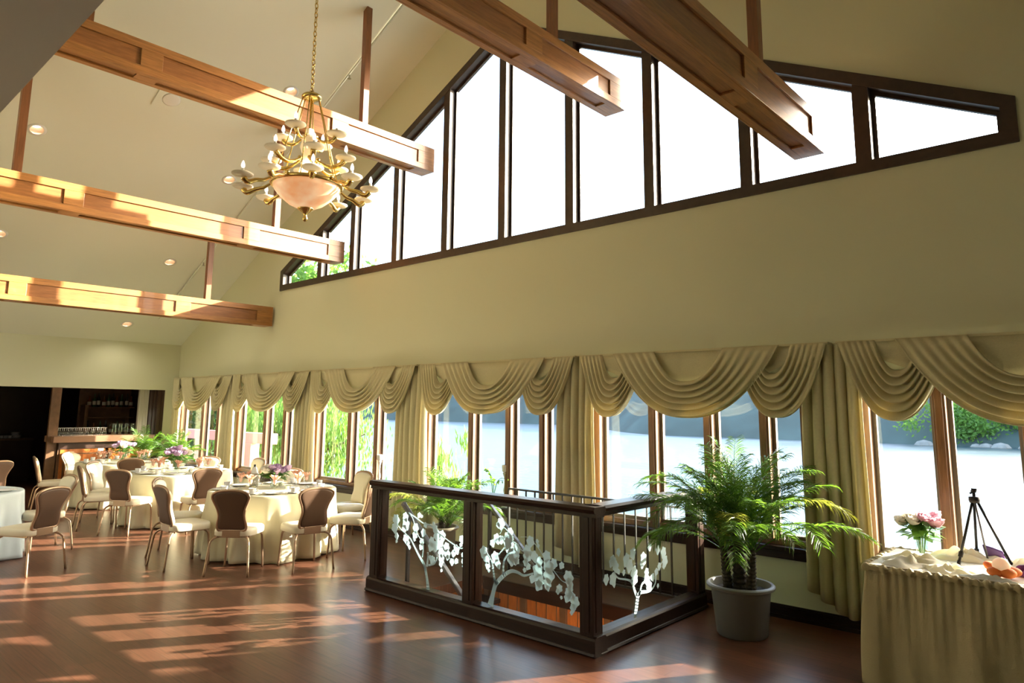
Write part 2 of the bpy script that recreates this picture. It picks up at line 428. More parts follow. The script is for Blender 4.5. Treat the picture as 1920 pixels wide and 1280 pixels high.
for j in range(0, len(ex), 2):
    a, b = ex[j], ex[j+1]; k = .075*math.sqrt(1+SL*SL); zb = CL['zb']+.075; t = .035; kt = t*math.sqrt(1+SL*SL)
    za, zc = cltop(a)-k, cltop(b)-k
    A = [(a, zb), (a, za), (b, zc), (b, zb)]; sgn = 1 if zc > za else -1
    ia, ib = a+t, b-t
    B = [(ia, zb+t), (ia, cltop(ia)-k-kt), (ib, cltop(ib)-k-kt), (ib, zb+t)]
    m = MB()
    for i in range(4):
        l = (i+1) % 4; m.prism([A[i], A[l], B[l], B[i]], D+.085, D+.125)
    sh = m.build('sash', M['wind'], w)
    MB().prism(B, D+.102, D+.108).build('pane', M['pane'], sh)

# ------------------------------------------------------------------ beams
def make_beam(xc, zb, label, y1):
    b = empty('ceiling_beam', label, 'beam', (xc, 0, zb), group=None, kind='thing')
    W = .135; H = .335 if True else 0; ya = Y0-.3 if zb > SZ+.1 else Y0+.02
    if zb+.4 < SZ: ya = Y0+.02
    ya = Y0+.02
    rc = .020
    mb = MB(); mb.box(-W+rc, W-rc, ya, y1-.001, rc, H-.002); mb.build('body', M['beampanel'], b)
    pan = []
    ends = [(2.585, 4.64), (4.88, y1-.30)]
    ends = [(ya+.18, 2.37)]+ends
    f = MB()
    for sx in (-1, 1):
        x0, x1 = sorted((sx*(W-rc), sx*W))
        f.box(x0, x1, ya, y1, 0, .078).box(x0, x1, ya, y1, H-.078, H)
        e = ya
        for (p, q) in ends: f.box(x0, x1, e, p, .078, H-.078); e = q
        f.box(x0, x1, e, y1, .078, H-.078)
    for (x0, x1) in ((-W+rc, -W+.075), (W-.075, W-rc)): f.box(x0, x1, ya, y1, 0, rc)
    e = ya
    for (p, q) in ends: f.box(-W+.075, W-.075, e, p, 0, rc); e = q
    f.box(-W+.075, W-.075, e, y1, 0, rc)
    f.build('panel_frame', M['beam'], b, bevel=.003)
    f = MB(); f.box(-W, W, ya, y1, H-.002, H+.012); f.build('cap', M['beam'], b)
    for y in (5.20, 1.90):
        if cz(xc)-zb > H+.05:
            MB().prism([(-.043, H+.012), (.043, H+.012), (.043, cz(xc+.043)-zb), (-.043, cz(xc-.043)-zb)], y-.043, y+.043).build('hanger', M['hang'], b)
    return b
BE = 6.355
make_beam(-9.53, 4.115, 'sunlit panelled cherry wood beam level with the chandelier bowl, its end over the window sill', BE)
make_beam(-7.385, 5.155, 'panelled cherry wood beam crossing behind the chandelier chain and crown', BE)
make_beam(-4.155, 5.145, 'orange brown panelled beam ending before the tall middle windows, right of the chandelier', BE)
make_beam(-2.05, 4.115, 'dark shaded panelled beam at top right, nearest to the camera', BE)
make_beam(-11.69, 3.24, 'lowest panelled wood beam, ending on bare wall left of the high window', BE)
# sprinkler pipe under the ceiling
mb = MB(); mb.tube([(-14.6, 5.56, cz(-14.6)-.03), (RX-.3, 5.56, cz(RX-.3)-.03)], .016, 8)
pp = empty('sprinkler_pipe', 'thin cream pipe running up along the sloped ceiling', 'pipe')
mb.build('pipe', M['ceil'], pp, smooth=True)
for x in (-12.75, -8.3): MB().lathe([(.014, 0), (.014, -.05), (.03, -.055), (.03, -.06)], (x, 5.56, cz(x)-.045), 10).build('sprinkler_head', M['silver'], pp)

# ------------------------------------------------------------------ recessed downlights in the slope
ang = math.atan(SL)
def downlight(name):
    o = empty(name, '', 'light')
    mb = MB(); mb.openlathe([(.082, -.004), (.115, -.004), (.115, .0), (.105, .002)], n=24); mb.build('trim_ring', M['whitepl'], o, smooth=True)
    MB().openlathe([(.082, -.003), (.066, .05), (.055, .09)], n=24).build('reflector', M['lampcan'], o, smooth=True)
    MB().lathe([(.0, .088), (.055, .088), (.055, .09), (0, .09)], n=20).build('lamp', M['lampw'], o)
    return o
DL = downlight('recessed_downlight')
places = [(-10.78, 2.32, 'recessed ceiling downlight near the lower ceiling edge, above the second lowest beam'), (-8.93, 4.99, 'recessed ceiling downlight just left of the chandelier crown'),
          (-10.79, 5.02, 'recessed ceiling downlight left of the chandelier bowl'), (-12.94, 5.03, 'recessed ceiling downlight between the two lowest beams'),
          (-14.90, 5.07, 'recessed ceiling downlight nearest the bar wall, under the lowest beam'), (-12.90, 2.45, 'recessed ceiling downlight at the left edge of the picture')]
extra = []
def lampdata(name, kind, e, col, **kw):
    l = bpy.data.lights.new(name, kind); l.energy = e; l.color = col
    for k, v in kw.items(): setattr(l, k, v)
    return l
def fixn(me):
    bm = bmesh.new(); bm.from_mesh(me); bmesh.ops.recalc_face_normals(bm, faces=bm.faces); bm.to_mesh(me); bm.free()
for side, ce in enumerate(CEIL):
    cut = MB()
    for x, y in [p[:2] for p in places]+extra:
        if (x > RX) == (side == 1):
            cut.M = Matrix.Translation((x, y, cz(x))) @ Matrix.Rotation(-ang if x < RX else ang, 4, 'Y'); cut.lathe([(.0835, -.05), (.0835, .098)], n=32)
    cut.M = None
    cu = cut.build('ceiling_cut', M['ceil'])
    fixn(cu.data); fixn(ce.data)
    md = ce.modifiers.new('holes', 'BOOLEAN'); md.operation = 'DIFFERENCE'; md.solver = 'EXACT'; md.object = cu
    bpy.context.view_layer.update()
    nm = bpy.data.meshes.new_from_object(ce.evaluated_get(bpy.context.evaluated_depsgraph_get()))
    ce.modifiers.clear(); ce.data = nm; bpy.data.objects.remove(cu)
SPOT = lampdata('downlight_beam', 'SPOT', 14, (1, .90, .72), spot_size=2.4, spot_blend=.8, shadow_soft_size=.05)
for j, p in enumerate(places+[e+(None,) for e in extra]):
    x, y, lb = p
    o = place(DL, (x, y, cz(x)-.002), 0, lb or 'recessed ceiling downlight on the right hand slope, outside the picture', None if lb else 'unseen downlights')
    o.rotation_euler = (0, -ang if x < RX else ang, 0)
    l = bpy.data.objects.new('downlight_beam', SPOT); C.objects.link(l); l.parent = o; l.location = (0, 0, -.012); l.rotation_euler = (0, ang if x < RX else -ang, 0)
# square ceiling speaker/vent half hidden by the beam
o = empty('ceiling_speaker', 'square white ceiling speaker plate half hidden behind the chandelier side beam', 'speaker', (-9.68, 3.60, cz(-9.68)-.004)); o.rotation_euler = (0, -ang, 0)
MB().box(-.2, .2, -.2, .2, -.012, .0).build('plate', M['ceil'], o, bevel=.004)
MB().lathe([(0, -.02), (.1, -.02), (.12, -.012)], n=24).build('grille', M['whitepl'], o, smooth=True)
# added unseen fill lights under the lower ceiling, over and behind the camera
FILL = lampdata('fill_light', 'AREA', 24, (1, .98, .92), shape='DISK', size=.35)
for x in (-14, -11.5, -9, -6.5):
    for y in (-.6, -3.0):
        l = bpy.data.objects.new('added_fill_light', FILL); C.objects.link(l); l.location = (x, y, SZ-.03)

m = MB()
for x in (-14, -11.5, -9, -6.5):
    for y in (-.6, -3.0): m.lathe([(0, -.012), (.175, -.012), (.19, 0), (0, 0)], (x, y, SZ), 24)
struct(m.build('added_fill_discs', M['lampw']))  # glowing discs added as made-up fixtures for the unseen fill lights
# ------------------------------------------------------------------ chandelier
ch = empty('chandelier', 'large brass chandelier with alabaster bowl and three tiers of candle arms', 'chandelier', (-5.945, 3.55, 0))
mb = MB()
z = 4.96; k = 0
while z < cz(RX)-.05:
    pts = []
    for i in range(10):
        t = 2*PI*i/10; a = .016*math.cos(t); b = .034*math.sin(t)
        pts.append((a, 0, z+b) if k % 2 else (0, a, z+b))
    mb.tube(pts, .0055, 5, closed=True); z += .052; k += 1
mb.build('chain', M['brass'], ch, smooth=True)
MB().lathe([(0, 4.97), (.02, 4.965), (.03, 4.93), (.085, 4.92), (.098, 4.905), (.098, 4.885), (.07, 4.87), (.02, 4.86), (0, 4.86)], n=28).build('crown', M['brass'], ch, smooth=True)
MB().tube([(0, 0, 4.87), (0, 0, 3.95)], .012, 8).build('centre_rod', M['brass'], ch, smooth=True)
for i in range(6):
    t = 2*PI*(i+.3)/6
    MB().tube([(.085*math.cos(t), .085*math.sin(t), 4.88), (.33*math.cos(t), .33*math.sin(t), 3.99)], .006, 6).build('support_rod', M['brass'], ch, smooth=True)
MB().lathe([(.0, 4.02), (.10, 4.02), (.115, 4.05), (.085, 4.10), (.065, 4.17), (.07, 4.20), (.045, 4.22), (.055, 4.27), (.085, 4.36), (.07, 4.43), (.085, 4.47), (.05, 4.49), (.04, 4.55), (.0, 4.57)], n=28).build('stem_vase', M['alab'], ch, smooth=True)
MB().lathe([(.31, 3.955), (.345, 3.955), (.352, 3.97), (.345, 3.99), (.30, 4.0), (.2, 4.02), (.1, 4.025), (0, 4.025)], n=40).build('rim_band', M['brass'], ch, smooth=True)
MB().lathe([(0, 3.725), (.08, 3.735), (.17, 3.78), (.25, 3.845), (.305, 3.91), (.325, 3.96)], n=48).build('bowl', M['bowl'], ch, smooth=True)
MB().lathe([(0, 3.60), (.018, 3.61), (.026, 3.635), (.018, 3.655), (.014, 3.67), (.03, 3.69), (.075, 3.725), (.08, 3.74), (0, 3.74)], n=20).build('finial', M['brass'], ch, smooth=True)
def arm(t, r0, r1, z0, z1, big=1.0):
    c, s = math.cos(t), math.sin(t)
    prof = [(r0, z0), (r0+.03, z0-.018*big), (r0+(r1-r0)*.30, z0-.050*big), (r0+(r1-r0)*.55, z0-.066*big), (r0+(r1-r0)*.82, z1-.046), (r1-.01, z1-.010)]
    pts = spline([(r*c, r*s, zz) for r, zz in prof], 5); n = len(pts)
    mb = MB(); mb.tube(pts, [(.009+.021*(i/(n-1))**1.1)*big for i in range(n)], 10); mb.ball((r0*c, r0*s, z0+.012), .022, 8, 6)
    o = mb.build('arm', M['brass'], ch, smooth=True)
    p = (r1*c, r1*s, z1)
    MB().lathe([(0, -.004), (.03, -.003), (.085, .006), (.100, .018), (.098, .027), (.085, .03), (.05, .026), (0, .024)], p, 20).build('drip_dish', M['alab'], o, smooth=True)
    MB().lathe([(.016, .024), (.013, .03), (.013, .075), (0, .076)], p, 10).build('candle_sleeve', M['candle'], o, smooth=True)
    MB().lathe([(.010, .076), (.019, .095), (.018, .115), (.009, .142), (0, .155)], p, 10).build('candle_bulb', M['bulb'], o, smooth=True)
for i in range(10): arm(2*PI*(i+.25)/10, .345, .625, 3.985, 3.93)
for i in range(6): arm(2*PI*(i+.6)/6, .10, .385, 4.22, 4.225)
for i in range(4): arm(2*PI*(i+.35)/4, .07, .29, 4.46, 4.47, .8)
l = bpy.data.objects.new('stair_lamp', lampdata('stair_lamp', 'POINT', 40, (1, .80, .5), shadow_soft_size=.12)); C.objects.link(l); l.location = (-3.62, 5.0, -.75)  # light added to brighten the stairwell panelling
l = bpy.data.objects.new('bowl_light', lampdata('bowl_light', 'POINT', 30, (1, .78, .5), shadow_soft_size=.1)); C.objects.link(l); l.parent = ch; l.location = (0, 0, 4.12)

# ------------------------------------------------------------------ swag valances
TOPZ = 2.39
def swag(xa0, xa1, xb0, xb1, s0, s1, y, bulge, nf, p, name, parent, ph):
    """cloth hung from gathers [xa0..xa1] and [xb0..xb1]; v=0 inner fold, v=1 hem"""
    def fn(u, v):
        L = xa1+(xa0-xa1)*v; R = xb0+(xb1-xb0)*v
        x = L+(R-L)*u; e = 1-abs(2*u-1)**p
        s = s0+(s1-s0)*v
        wv = math.sin(2*PI*nf*v+ph)
        prof = min(1, 3.5*u, 3.5*(1-u))
        amp = .018+.018*e
        zz = TOPZ-s*e*(1+.02*wv) - .012*max(0, wv)*e
        yy = y-bulge*e*(.35+.65*v) - amp*(1+wv)*prof**.5 - .012*v
        if v > .96: yy += .02*e
        return (x, yy, zz)
    return MB().grid(fn, 36, 60).build(name, M['swag'], parent, smooth=True, solid=.003)
bw = ['against the bar wall, leftmost of the six', 'over the window beside the leftmost curtain pair', 'over the window behind the round table nearest the railing', 'over the window behind the left half of the glass railing',
      'over the window behind the tall potted palm', 'at the right edge, over the gift table']
for i in range(6):
    x0 = BAYX[i]; wd = 2.66
    o = empty('swag_valance', 'gold fabric swag valance '+bw[i], 'valance', (0, 0, 0), group='swag valances along the window wall')
    b = MB(); b.box(x0, x0+wd, D-.135, D-.02, TOPZ-.012, TOPZ+.008); b.build('mounting_board', M['swag'], o)
    MB().grid(lambda u, v: (x0+.10+(wd-.20)*u, D-.128-.004*math.sin(u*90), TOPZ-.012-.32*v*min(1, .15+3.2*u, .15+3.2*(1-u))), 60, 4).build('flat_panel', M['swag'], o, smooth=True, solid=.003)
    swag(x0+.02, x0+.31, x0+.64, x0+.86, .26, .67, D-.135, .05, 6, 2.3, 'side_swag', o, .4+i)
    swag(x0+1.80, x0+2.02, x0+2.34, x0+wd-.01, .26, .66, D-.135, .05, 6, 2.3, 'side_swag', o, 1.2+i)
    swag(x0+.47, x0+.97, x0+1.71, x0+2.25, .31, .665, D-.165, .06, 6, 2.4, 'centre_swag', o, 2.1+i)
# curtains
cl = ['in the corner against the bar wall, leftmost', 'between the two leftmost windows', 'left of the window by the round table nearest the railing', 'left of the window behind the glass railing', 'behind the black metal railing', 'right of the tall palm, its hem above the baseboard', 'beyond the right edge']
cr = [(-15.40, -14.98), (-13.14, -12.60), (-10.52, -9.93), (-7.84, -7.20), (-4.97, -4.42), (-2.24, -1.70), (.52, 1.0)]
for i, (a, b) in enumerate(cr):
    rnd = random.Random(i+3); ph = rnd.random()*6
    h0, h1 = (.33, .13)
    nf = 5.5 if i else 3.5
    def fn(u, v):
        sp = .93+.12*v
        c = (a+b)/2
        x = c+(u-.5)*(b-a)*sp
        w = math.sin(2*PI*nf*u+ph+.5*math.sin(5*u+ph))
        hz = h0+(h1-h0)*min(1, u/.55) + .06*max(0, u-.6)
        z = TOPZ-.004-(TOPZ-.004-hz)*v
        y = D-.088-.034*min(1, v/.35)+.036*w*(.75+.25*v)+.010*math.sin(11*u+3*v)
        return (x+.012*math.cos(2*PI*nf*u+ph), min(y, D-.028), z)
    o = MB().grid(fn, 90, 16).build('curtain', M['curt'], None, smooth=True, solid=.003)
    tag(o, 'gold floor length curtain panel '+cl[i], 'curtain', 'curtain panels between the windows')

# ------------------------------------------------------------------ glass railing round the stairs
RY = 4.50; RXc = -3.22; RX0 = -5.82; RYb = 6.23; RH = 1.068
gr = empty('glass_railing', 'dark wood railing with etched glass panels around the stair opening', 'railing', (0, 0, 0))
def post(x, y):
    m = MB(); w = .062; m.box(x-w, x+w, y-w, y+w, 0, RH-.075)
    for s in (-1, 1):
        m.box(x-.03, x+.03, y+s*w-.006, y+s*w+.006, .16, RH-.08); m.box(x+s*w-.006, x+s*w+.006, y-.03, y+.03, .16, RH-.08)
    m.build('post', M['darkz'], gr, bevel=.004)
for p in ((RX0, RY), (-4.49, RY), (RXc, RY), (RXc, RYb-.06)): post(*p)
def rails(axis):
    for nm, prof in (('top_rail', [(-.075, RH-.045), (-.085, RH-.02), (-.07, RH), (.07, RH), (.085, RH-.02), (.075, RH-.045), (.06, RH-.05), (.06, RH-.08), (-.06, RH-.08), (-.06, RH-.05)]),
                     ('plinth', [(-.075, 0), (-.095, .012), (-.085, .03), (-.078, .03), (-.078, .115), (-.068, .13), (-.05, .14), (.05, .14), (.068, .13), (.078, .115), (.078, .03), (.085, .03), (.095, .012), (.075, 0)])):
        m = MB()
        if axis == 'x': m.prism([(RY+a, z) for a, z in prof], RX0-.09, RXc+.09, 'x')
        else: m.prism([(RXc+a, z) for a, z in prof], RY+.0, RYb, 'y')
        m.build(nm, M['dark'], gr, bevel=.002)
rails('x'); rails('y')
TREES = [
( [[(-5.056,0.135,0.044),(-5.078,0.234,0.031),(-5.105,0.319,0.033)],[(-5.105,0.319,0.033),(-5.13,0.36,0.03),(-5.204,0.425,0.021),(-5.281,0.506,0.017),(-5.345,0.566,0.012),(-5.487,0.635,0.008),(-5.608,0.724,0.006)],[(-5.082,0.345,0.022),(-5.073,0.421,0.019),(-5.075,0.465,0.022)],[(-5.059,0.356,0.018),(-4.979,0.382,0.015),(-4.947,0.439,0.013)],[(-5.15,0.417,0.01),(-5.142,0.501,0.01),(-5.168,0.558,0.009),(-5.237,0.626,0.006),(-5.304,0.749,0.008),(-5.368,0.797,0.006)],[(-5.368,0.797,0.006),(-5.243,0.756,0.012),(-5.145,0.721,0.009),(-5.05,0.716,0.011),(-4.979,0.679,0.009),(-4.852,0.628,0.009),(-4.728,0.585,0.01),(-4.62,0.564,0.01),(-4.584,0.604,0.009)]] ,
 [(-5.556,0.722,0.039),(-5.577,0.64,0.035),(-5.541,0.566,0.023),(-5.538,0.511,0.012),(-5.417,0.761,0.031),(-5.408,0.699,0.039),(-5.424,0.65,0.027),(-5.258,0.677,0.032),(-5.261,0.608,0.027),(-5.268,0.561,0.011),(-5.401,0.559,0.031),(-5.368,0.517,0.019),(-5.341,0.482,0.014),(-5.208,0.794,0.019),(-5.172,0.786,0.011),(-5.121,0.716,0.019),(-5.142,0.645,0.026),(-5.004,0.736,0.016),(-4.98,0.702,0.026),(-4.955,0.645,0.037),(-4.886,0.653,0.033),(-5.022,0.584,0.03),(-5.031,0.531,0.03),(-4.962,0.547,0.033),(-4.895,0.578,0.026),(-4.821,0.559,0.029),(-4.814,0.501,0.03),(-4.802,0.467,0.018),(-4.893,0.505,0.031),(-4.891,0.447,0.028),(-4.894,0.395,0.018),(-4.881,0.339,0.011),(-5.162,0.559,0.023),(-5.166,0.513,0.023),(-5.004,0.416,0.029),(-5.039,0.433,0.015),(-4.695,0.554,0.029),(-4.726,0.513,0.022),(-4.746,0.438,0.022),(-4.686,0.451,0.018),(-4.627,0.649,0.025),(-4.631,0.598,0.014),(-4.608,0.515,0.014),(-4.601,0.46,0.018),(-4.594,0.418,0.013)] ),
( [[(-4.26,0.153,0.065),(-4.236,0.236,0.044),(-4.212,0.31,0.042),(-4.194,0.348,0.044)],[(-4.206,0.346,0.026),(-4.219,0.379,0.022),(-4.24,0.464,0.018),(-4.26,0.515,0.012),(-4.319,0.578,0.007)],[(-4.193,0.34,0.039),(-4.113,0.414,0.035),(-4.028,0.462,0.03),(-3.956,0.464,0.024),(-3.885,0.45,0.019),(-3.792,0.481,0.012)],[(-4.12,0.421,0.022),(-4.109,0.528,0.019),(-4.067,0.595,0.016),(-4.031,0.67,0.012)],[(-4.166,0.581,0.009),(-4.104,0.643,0.009),(-4.043,0.695,0.007),(-3.982,0.694,0.009),(-3.91,0.643,0.009),(-3.816,0.647,0.007)],[(-4.156,0.751,0.005),(-4.113,0.801,0.005),(-4.044,0.756,0.007)],[(-3.923,0.749,0.004),(-3.84,0.755,0.004),(-3.77,0.713,0.005),(-3.724,0.677,0.007),(-3.69,0.639,0.007)],[(-3.612,0.567,0.007),(-3.546,0.512,0.007),(-3.492,0.472,0.006),(-3.418,0.46,0.006)]] ,
 [(-4.151,0.841,0.034),(-4.182,0.82,0.018),(-4.044,0.782,0.026),(-4.025,0.732,0.019),(-4.199,0.71,0.031),(-4.25,0.664,0.022),(-4.143,0.708,0.025),(-4.068,0.727,0.04),(-4.043,0.668,0.039),(-4.068,0.691,0.035),(-3.964,0.661,0.028),(-4.006,0.604,0.048),(-4.029,0.566,0.035),(-3.963,0.558,0.022),(-4.345,0.583,0.036),(-4.318,0.533,0.031),(-4.298,0.474,0.022),(-4.284,0.431,0.011),(-4.21,0.558,0.034),(-4.184,0.508,0.025),(-4.17,0.479,0.013),(-3.851,0.659,0.034),(-3.851,0.608,0.032),(-3.868,0.563,0.021),(-3.838,0.533,0.021),(-3.879,0.498,0.014),(-3.781,0.626,0.032),(-3.816,0.737,0.032),(-3.747,0.741,0.013),(-3.736,0.709,0.011),(-3.729,0.592,0.029),(-3.735,0.524,0.04),(-3.718,0.451,0.037),(-3.723,0.409,0.032),(-3.792,0.448,0.025),(-3.645,0.645,0.032),(-3.634,0.572,0.041),(-3.573,0.598,0.029),(-3.623,0.508,0.043),(-3.634,0.44,0.031),(-3.636,0.399,0.016),(-3.492,0.593,0.02),(-3.514,0.419,0.023),(-3.535,0.391,0.015),(-3.498,0.35,0.01),(-3.428,0.522,0.036),(-3.418,0.476,0.028),(-3.407,0.437,0.02),(-3.429,0.402,0.028),(-3.439,0.36,0.024),(-3.397,0.383,0.024),(-3.366,0.349,0.033),(-3.387,0.298,0.022),(-3.4,0.256,0.012)] ),
( [[(5.103,0.134,0.041),(5.132,0.221,0.042),(5.156,0.305,0.044)],[(5.134,0.298,0.033),(5.113,0.324,0.027),(5.062,0.41,0.022),(4.989,0.444,0.015),(4.866,0.476,0.013),(4.807,0.528,0.011)],[(5.167,0.292,0.033),(5.2,0.308,0.028),(5.334,0.296,0.02),(5.429,0.336,0.016),(5.456,0.424,0.014),(5.58,0.511,0.009)],[(5.167,0.303,0.028),(5.19,0.321,0.022),(5.225,0.371,0.02),(5.315,0.39,0.016),(5.409,0.42,0.014)],[(5.052,0.412,0.011),(5.097,0.493,0.011),(5.056,0.555,0.009)]] ,
 [(4.872,0.681,0.022),(4.79,0.628,0.032),(4.828,0.579,0.032),(4.779,0.618,0.027),(4.868,0.529,0.016),(4.786,0.489,0.037),(4.698,0.504,0.029),(4.805,0.443,0.016),(4.994,0.608,0.038),(5.035,0.558,0.039),(5.103,0.66,0.017),(5.08,0.64,0.033),(5.097,0.493,0.039),(5.117,0.434,0.031),(4.95,0.511,0.017),(5.243,0.583,0.036),(5.231,0.54,0.028),(5.349,0.661,0.025),(5.295,0.461,0.025),(5.293,0.405,0.034),(5.325,0.348,0.034),(5.475,0.317,0.014),(5.583,0.582,0.035),(5.604,0.507,0.035),(5.456,0.436,0.023),(5.505,0.475,0.023),(5.385,0.401,0.023),(5.488,0.618,0.029),(5.577,0.464,0.018)] ),
]
def etched(data, axis, pos, glass, clip):
    br, lv = data; m = MB(); rnd = random.Random(5)
    mk = (lambda a, z, t: (a, pos+t, z)) if axis == 'x' else (lambda a, z, t: (pos+t, a, z))
    sg = -1 if axis == 'x' else 1
    t0 = sg*.0042
    def poly(pts, t1):
        pts = [(min(max(a, clip[0]), clip[1]), z) for a, z in pts]
        n = len(pts); vs = [mk(a, z, t0) for a, z in pts]+[mk(a, z, t0+sg*t1) for a, z in pts]
        m.add(vs, [tuple(range(n)), tuple(range(n, 2*n))]+[(i, (i+1) % n, (i+1) % n+n, i+n) for i in range(n)])
    for b in br:
        pts = spline([(p[0], p[1], p[2]) for p in b], 4) if len(b) > 2 else [Vector(p) for p in b]
        for i in range(len(pts)-1):
            p, q = pts[i], pts[i+1]; d = Vector((q.x-p.x, q.y-p.y))
            if d.length < 1e-5: continue
            d.normalize(); nn = Vector((-d.y, d.x)); e = d*.004
            poly([(p.x+nn.x*p.z/2-e.x, p.y+nn.y*p.z/2-e.y), (q.x+nn.x*q.z/2+e.x, q.y+nn.y*q.z/2+e.y), (q.x-nn.x*q.z/2+e.x, q.y-nn.y*q.z/2+e.y), (p.x-nn.x*p.z/2-e.x, p.y-nn.y*p.z/2-e.y)], .0016)
    for (a, z, r) in lv:
        rot = rnd.uniform(-.5, .5)-PI/2; r *= 1.75
        pts = []
        for i in range(26):
            t = 2*PI*i/26; rr = r*(.82+.11*math.cos(5*t)+.20*math.cos(t)+.04*math.sin(13*t)); rr *= 1-.18*abs(math.sin(t)); pts.append((a+rr*math.cos(t+rot), z+rr*math.sin(t+rot)))
        poly(pts, .0017+rnd.random()*.001)
    m.build('etched_tree', M['frost'], glass)
gx = [(RX0+.055, -4.545), (-4.435, RXc-.055)]
for (a, b), d in zip(gx, TREES[:2]):
    g = MB().box(a, b, RY-.004, RY+.004, .135, RH-.075).build('glass_panel', M['rglass'], gr)
    etched(d, 'x', RY, g, (a+.005, b-.005))
g = MB().box(RXc-.004, RXc+.004, RY+.055, RYb-.115, .135, RH-.075).build('glass_panel', M['rglass'], gr)
etched(TREES[2], 'y', RXc, g, (RY+.06, RYb-.12))
# black metal railing behind the opening
mr = empty('metal_railing', 'black metal railing with thin balusters behind the stair opening', 'railing', (0, 0, 0))
yb = 6.0
MB().bar((-5.42, yb, .905), (RXc-.05, yb, .905), .035, .02).build('top_rail', M['iron'], mr)
MB().bar((-5.42, yb, .10), (RXc-.05, yb, .10), .03, .018).build('bottom_rail', M['iron'], mr)
x = -5.42
while x < RXc-.05:
    thick = .014
    MB().bar((x, yb, .10 if abs(x+5.42) > .01 else 0), (x, yb, .90), thick*(1.8 if abs(x+5.42) < .01 else 1), thick*(1.8 if abs(x+5.42) < .01 else 1), (0, 1, 0)).build('baluster', M['iron'], mr); x += .128
MB().box(-3.36, -3.33, yb-.012, yb+.012, 0, .10).build('foot', M['iron'], mr)
# sloping handrails of the stairs
for (yy, x0, z0, lab) in ((4.78, -5.80, .82, 'dark metal stair handrail sloping down just behind the etched glass'), (5.90, -5.72, .80, 'dark metal stair handrail sloping down beside the black balusters')):
    hr = empty('stair_handrail', lab, 'handrail', (0, 0, 0))
    sl = -.84
    MB().bar((x0, yy, z0), (x0+2.2, yy, z0+sl*2.2), .045, .04).build('rail', M['steel'], hr, bevel=.006)
    MB().bar((x0+.10, yy, 0), (x0+.10, yy, z0+sl*.1), .032, .032, (0, 1, 0)).build('post', M['iron'], hr)

# ------------------------------------------------------------------ palms
def frond(L, th0, droop, nl, w, rnd, twist=0):
    """arching frond in the local xz plane, starting at the origin"""
    m = MB(); pts = []; p = Vector((0, 0, 0)); a = th0; n = 18
    for i in range(n+1):
        pts.append(p.copy()); a -= droop/n*(.25+1.5*i/n); p = p+Vector((math.cos(a), 0, math.sin(a)))*(L/n)
    m.tube(pts, [.0055*(1-.8*i/n) for i in range(n+1)], 5)
    for i in range(nl):
        t = .20+.79*i/nl; f = t*n; k = min(int(f), n-1); q = pts[k].lerp(pts[k+1], f-k); d = (pts[k+1]-pts[k]).normalized()
        up = Vector((0, 1, 0)).cross(d)*-1
        if up.z < 0: up = -up
        ll = w*min(1, (t-.1)*3.5)*(1-.45*max(0, t-.6)/.4)*(.85+.3*rnd.random())
        for s in (-1, 1):
            dirv = (Vector((0, s, 0))*(.8+.2*rnd.random())+d*(.75+.35*rnd.random())+up*rnd.uniform(-.05, .38)).normalized()
            wd = (d*.6+up*rnd.uniform(-.6, .6)).normalized()*.0034
            a0 = q-wd*.6; a1 = q+wd*.6; sag = .22+.3*rnd.random()
            m1 = q+dirv*ll*.4+Vector((0, 0, -ll*.03)); m2 = q+dirv*ll*.75+Vector((0, 0, -ll*sag*.42)); tip = q+dirv*ll+Vector((0, 0, -ll*sag))
            m.add([a0, a1, m1+wd, m1-wd, m2+wd*.8, m2-wd*.8, tip], [(0, 1, 2, 3), (3, 2, 4, 5), (5, 4, 6)])
    return m
def make_palm(name, label, loc, pot, potm, rr, H, crowns, nf, L, seed, pr=(.19, .27, .40), group=None, big=1.0, filt=None):
    rnd = random.Random(seed)
    o = empty(name, label, 'plant', loc, group=group)
    rb, rt, hh = pr
    MB().lathe([(0, 0), (rb, 0), (rb+.012, .015), (rt-.035, hh-.05), (rt-.03, hh-.045), (rt, hh-.03), (rt+.004, hh-.012), (rt-.01, hh), (rt-.03, hh-.002), (rt-.045, hh-.06), (0, hh-.06)], n=40).build('pot', potm, o, smooth=50)
    MB().lathe([(0, hh-.045), (rt-.06, hh-.05), (rt-.042, hh-.058)], n=30).build('soil', M['soil'], o)
    for (cx, cy, h, r) in crowns:
        m = MB(); pts = []; rad = []
        for i in range(25):
            t = i/24; pts.append((cx*(1+.25*t), cy*(1+.25*t), hh-.06+(h-hh+.06)*t)); rad.append(r*(1+.12*(1 if i % 2 else -1))*(1.12-.3*t))
        m.tube(pts, rad, 10); m.build('trunk', M['bark'], o)
    for k in range(nf):
        cx, cy, h, r = crowns[k % len(crowns)]
        az = 2*PI*((k*.618) % 1)+rnd.uniform(-.2, .2)
        if cx or cy: az = math.atan2(cy, cx)+(az-PI)*.85
        lvl = (k//len(crowns))/max(1, nf//len(crowns))
        th = math.radians(87-48*lvl+rnd.uniform(-7, 7)); dr = math.radians(34+58*lvl+rnd.uniform(-12, 12))
        LL = L*(.8+.35*rnd.random())*(.85+.25*lvl)
        hx, hy = math.cos(az), math.sin(az)
        if hy > .05: LL = min(LL, (6.27-loc[1]-cy*1.2)/hy/(.50+.36*lvl))
        if hx < -.05: LL = min(LL, max(.3, (loc[0]+cx*1.2+15.30)/-hx/(.50+.36*lvl)))
        m = frond(LL, th, dr, int(30+36*LL), .185*big, rnd)
        f = m.build('frond', M['leafy'] if rnd.random() < .09 and lvl > .4 else M['leaf'], o)
        f.location = (cx*1.2, cy*1.2, h-.03-.03*rnd.random()); f.rotation_euler = (rnd.uniform(-.12, .12), 0, az)
    return o
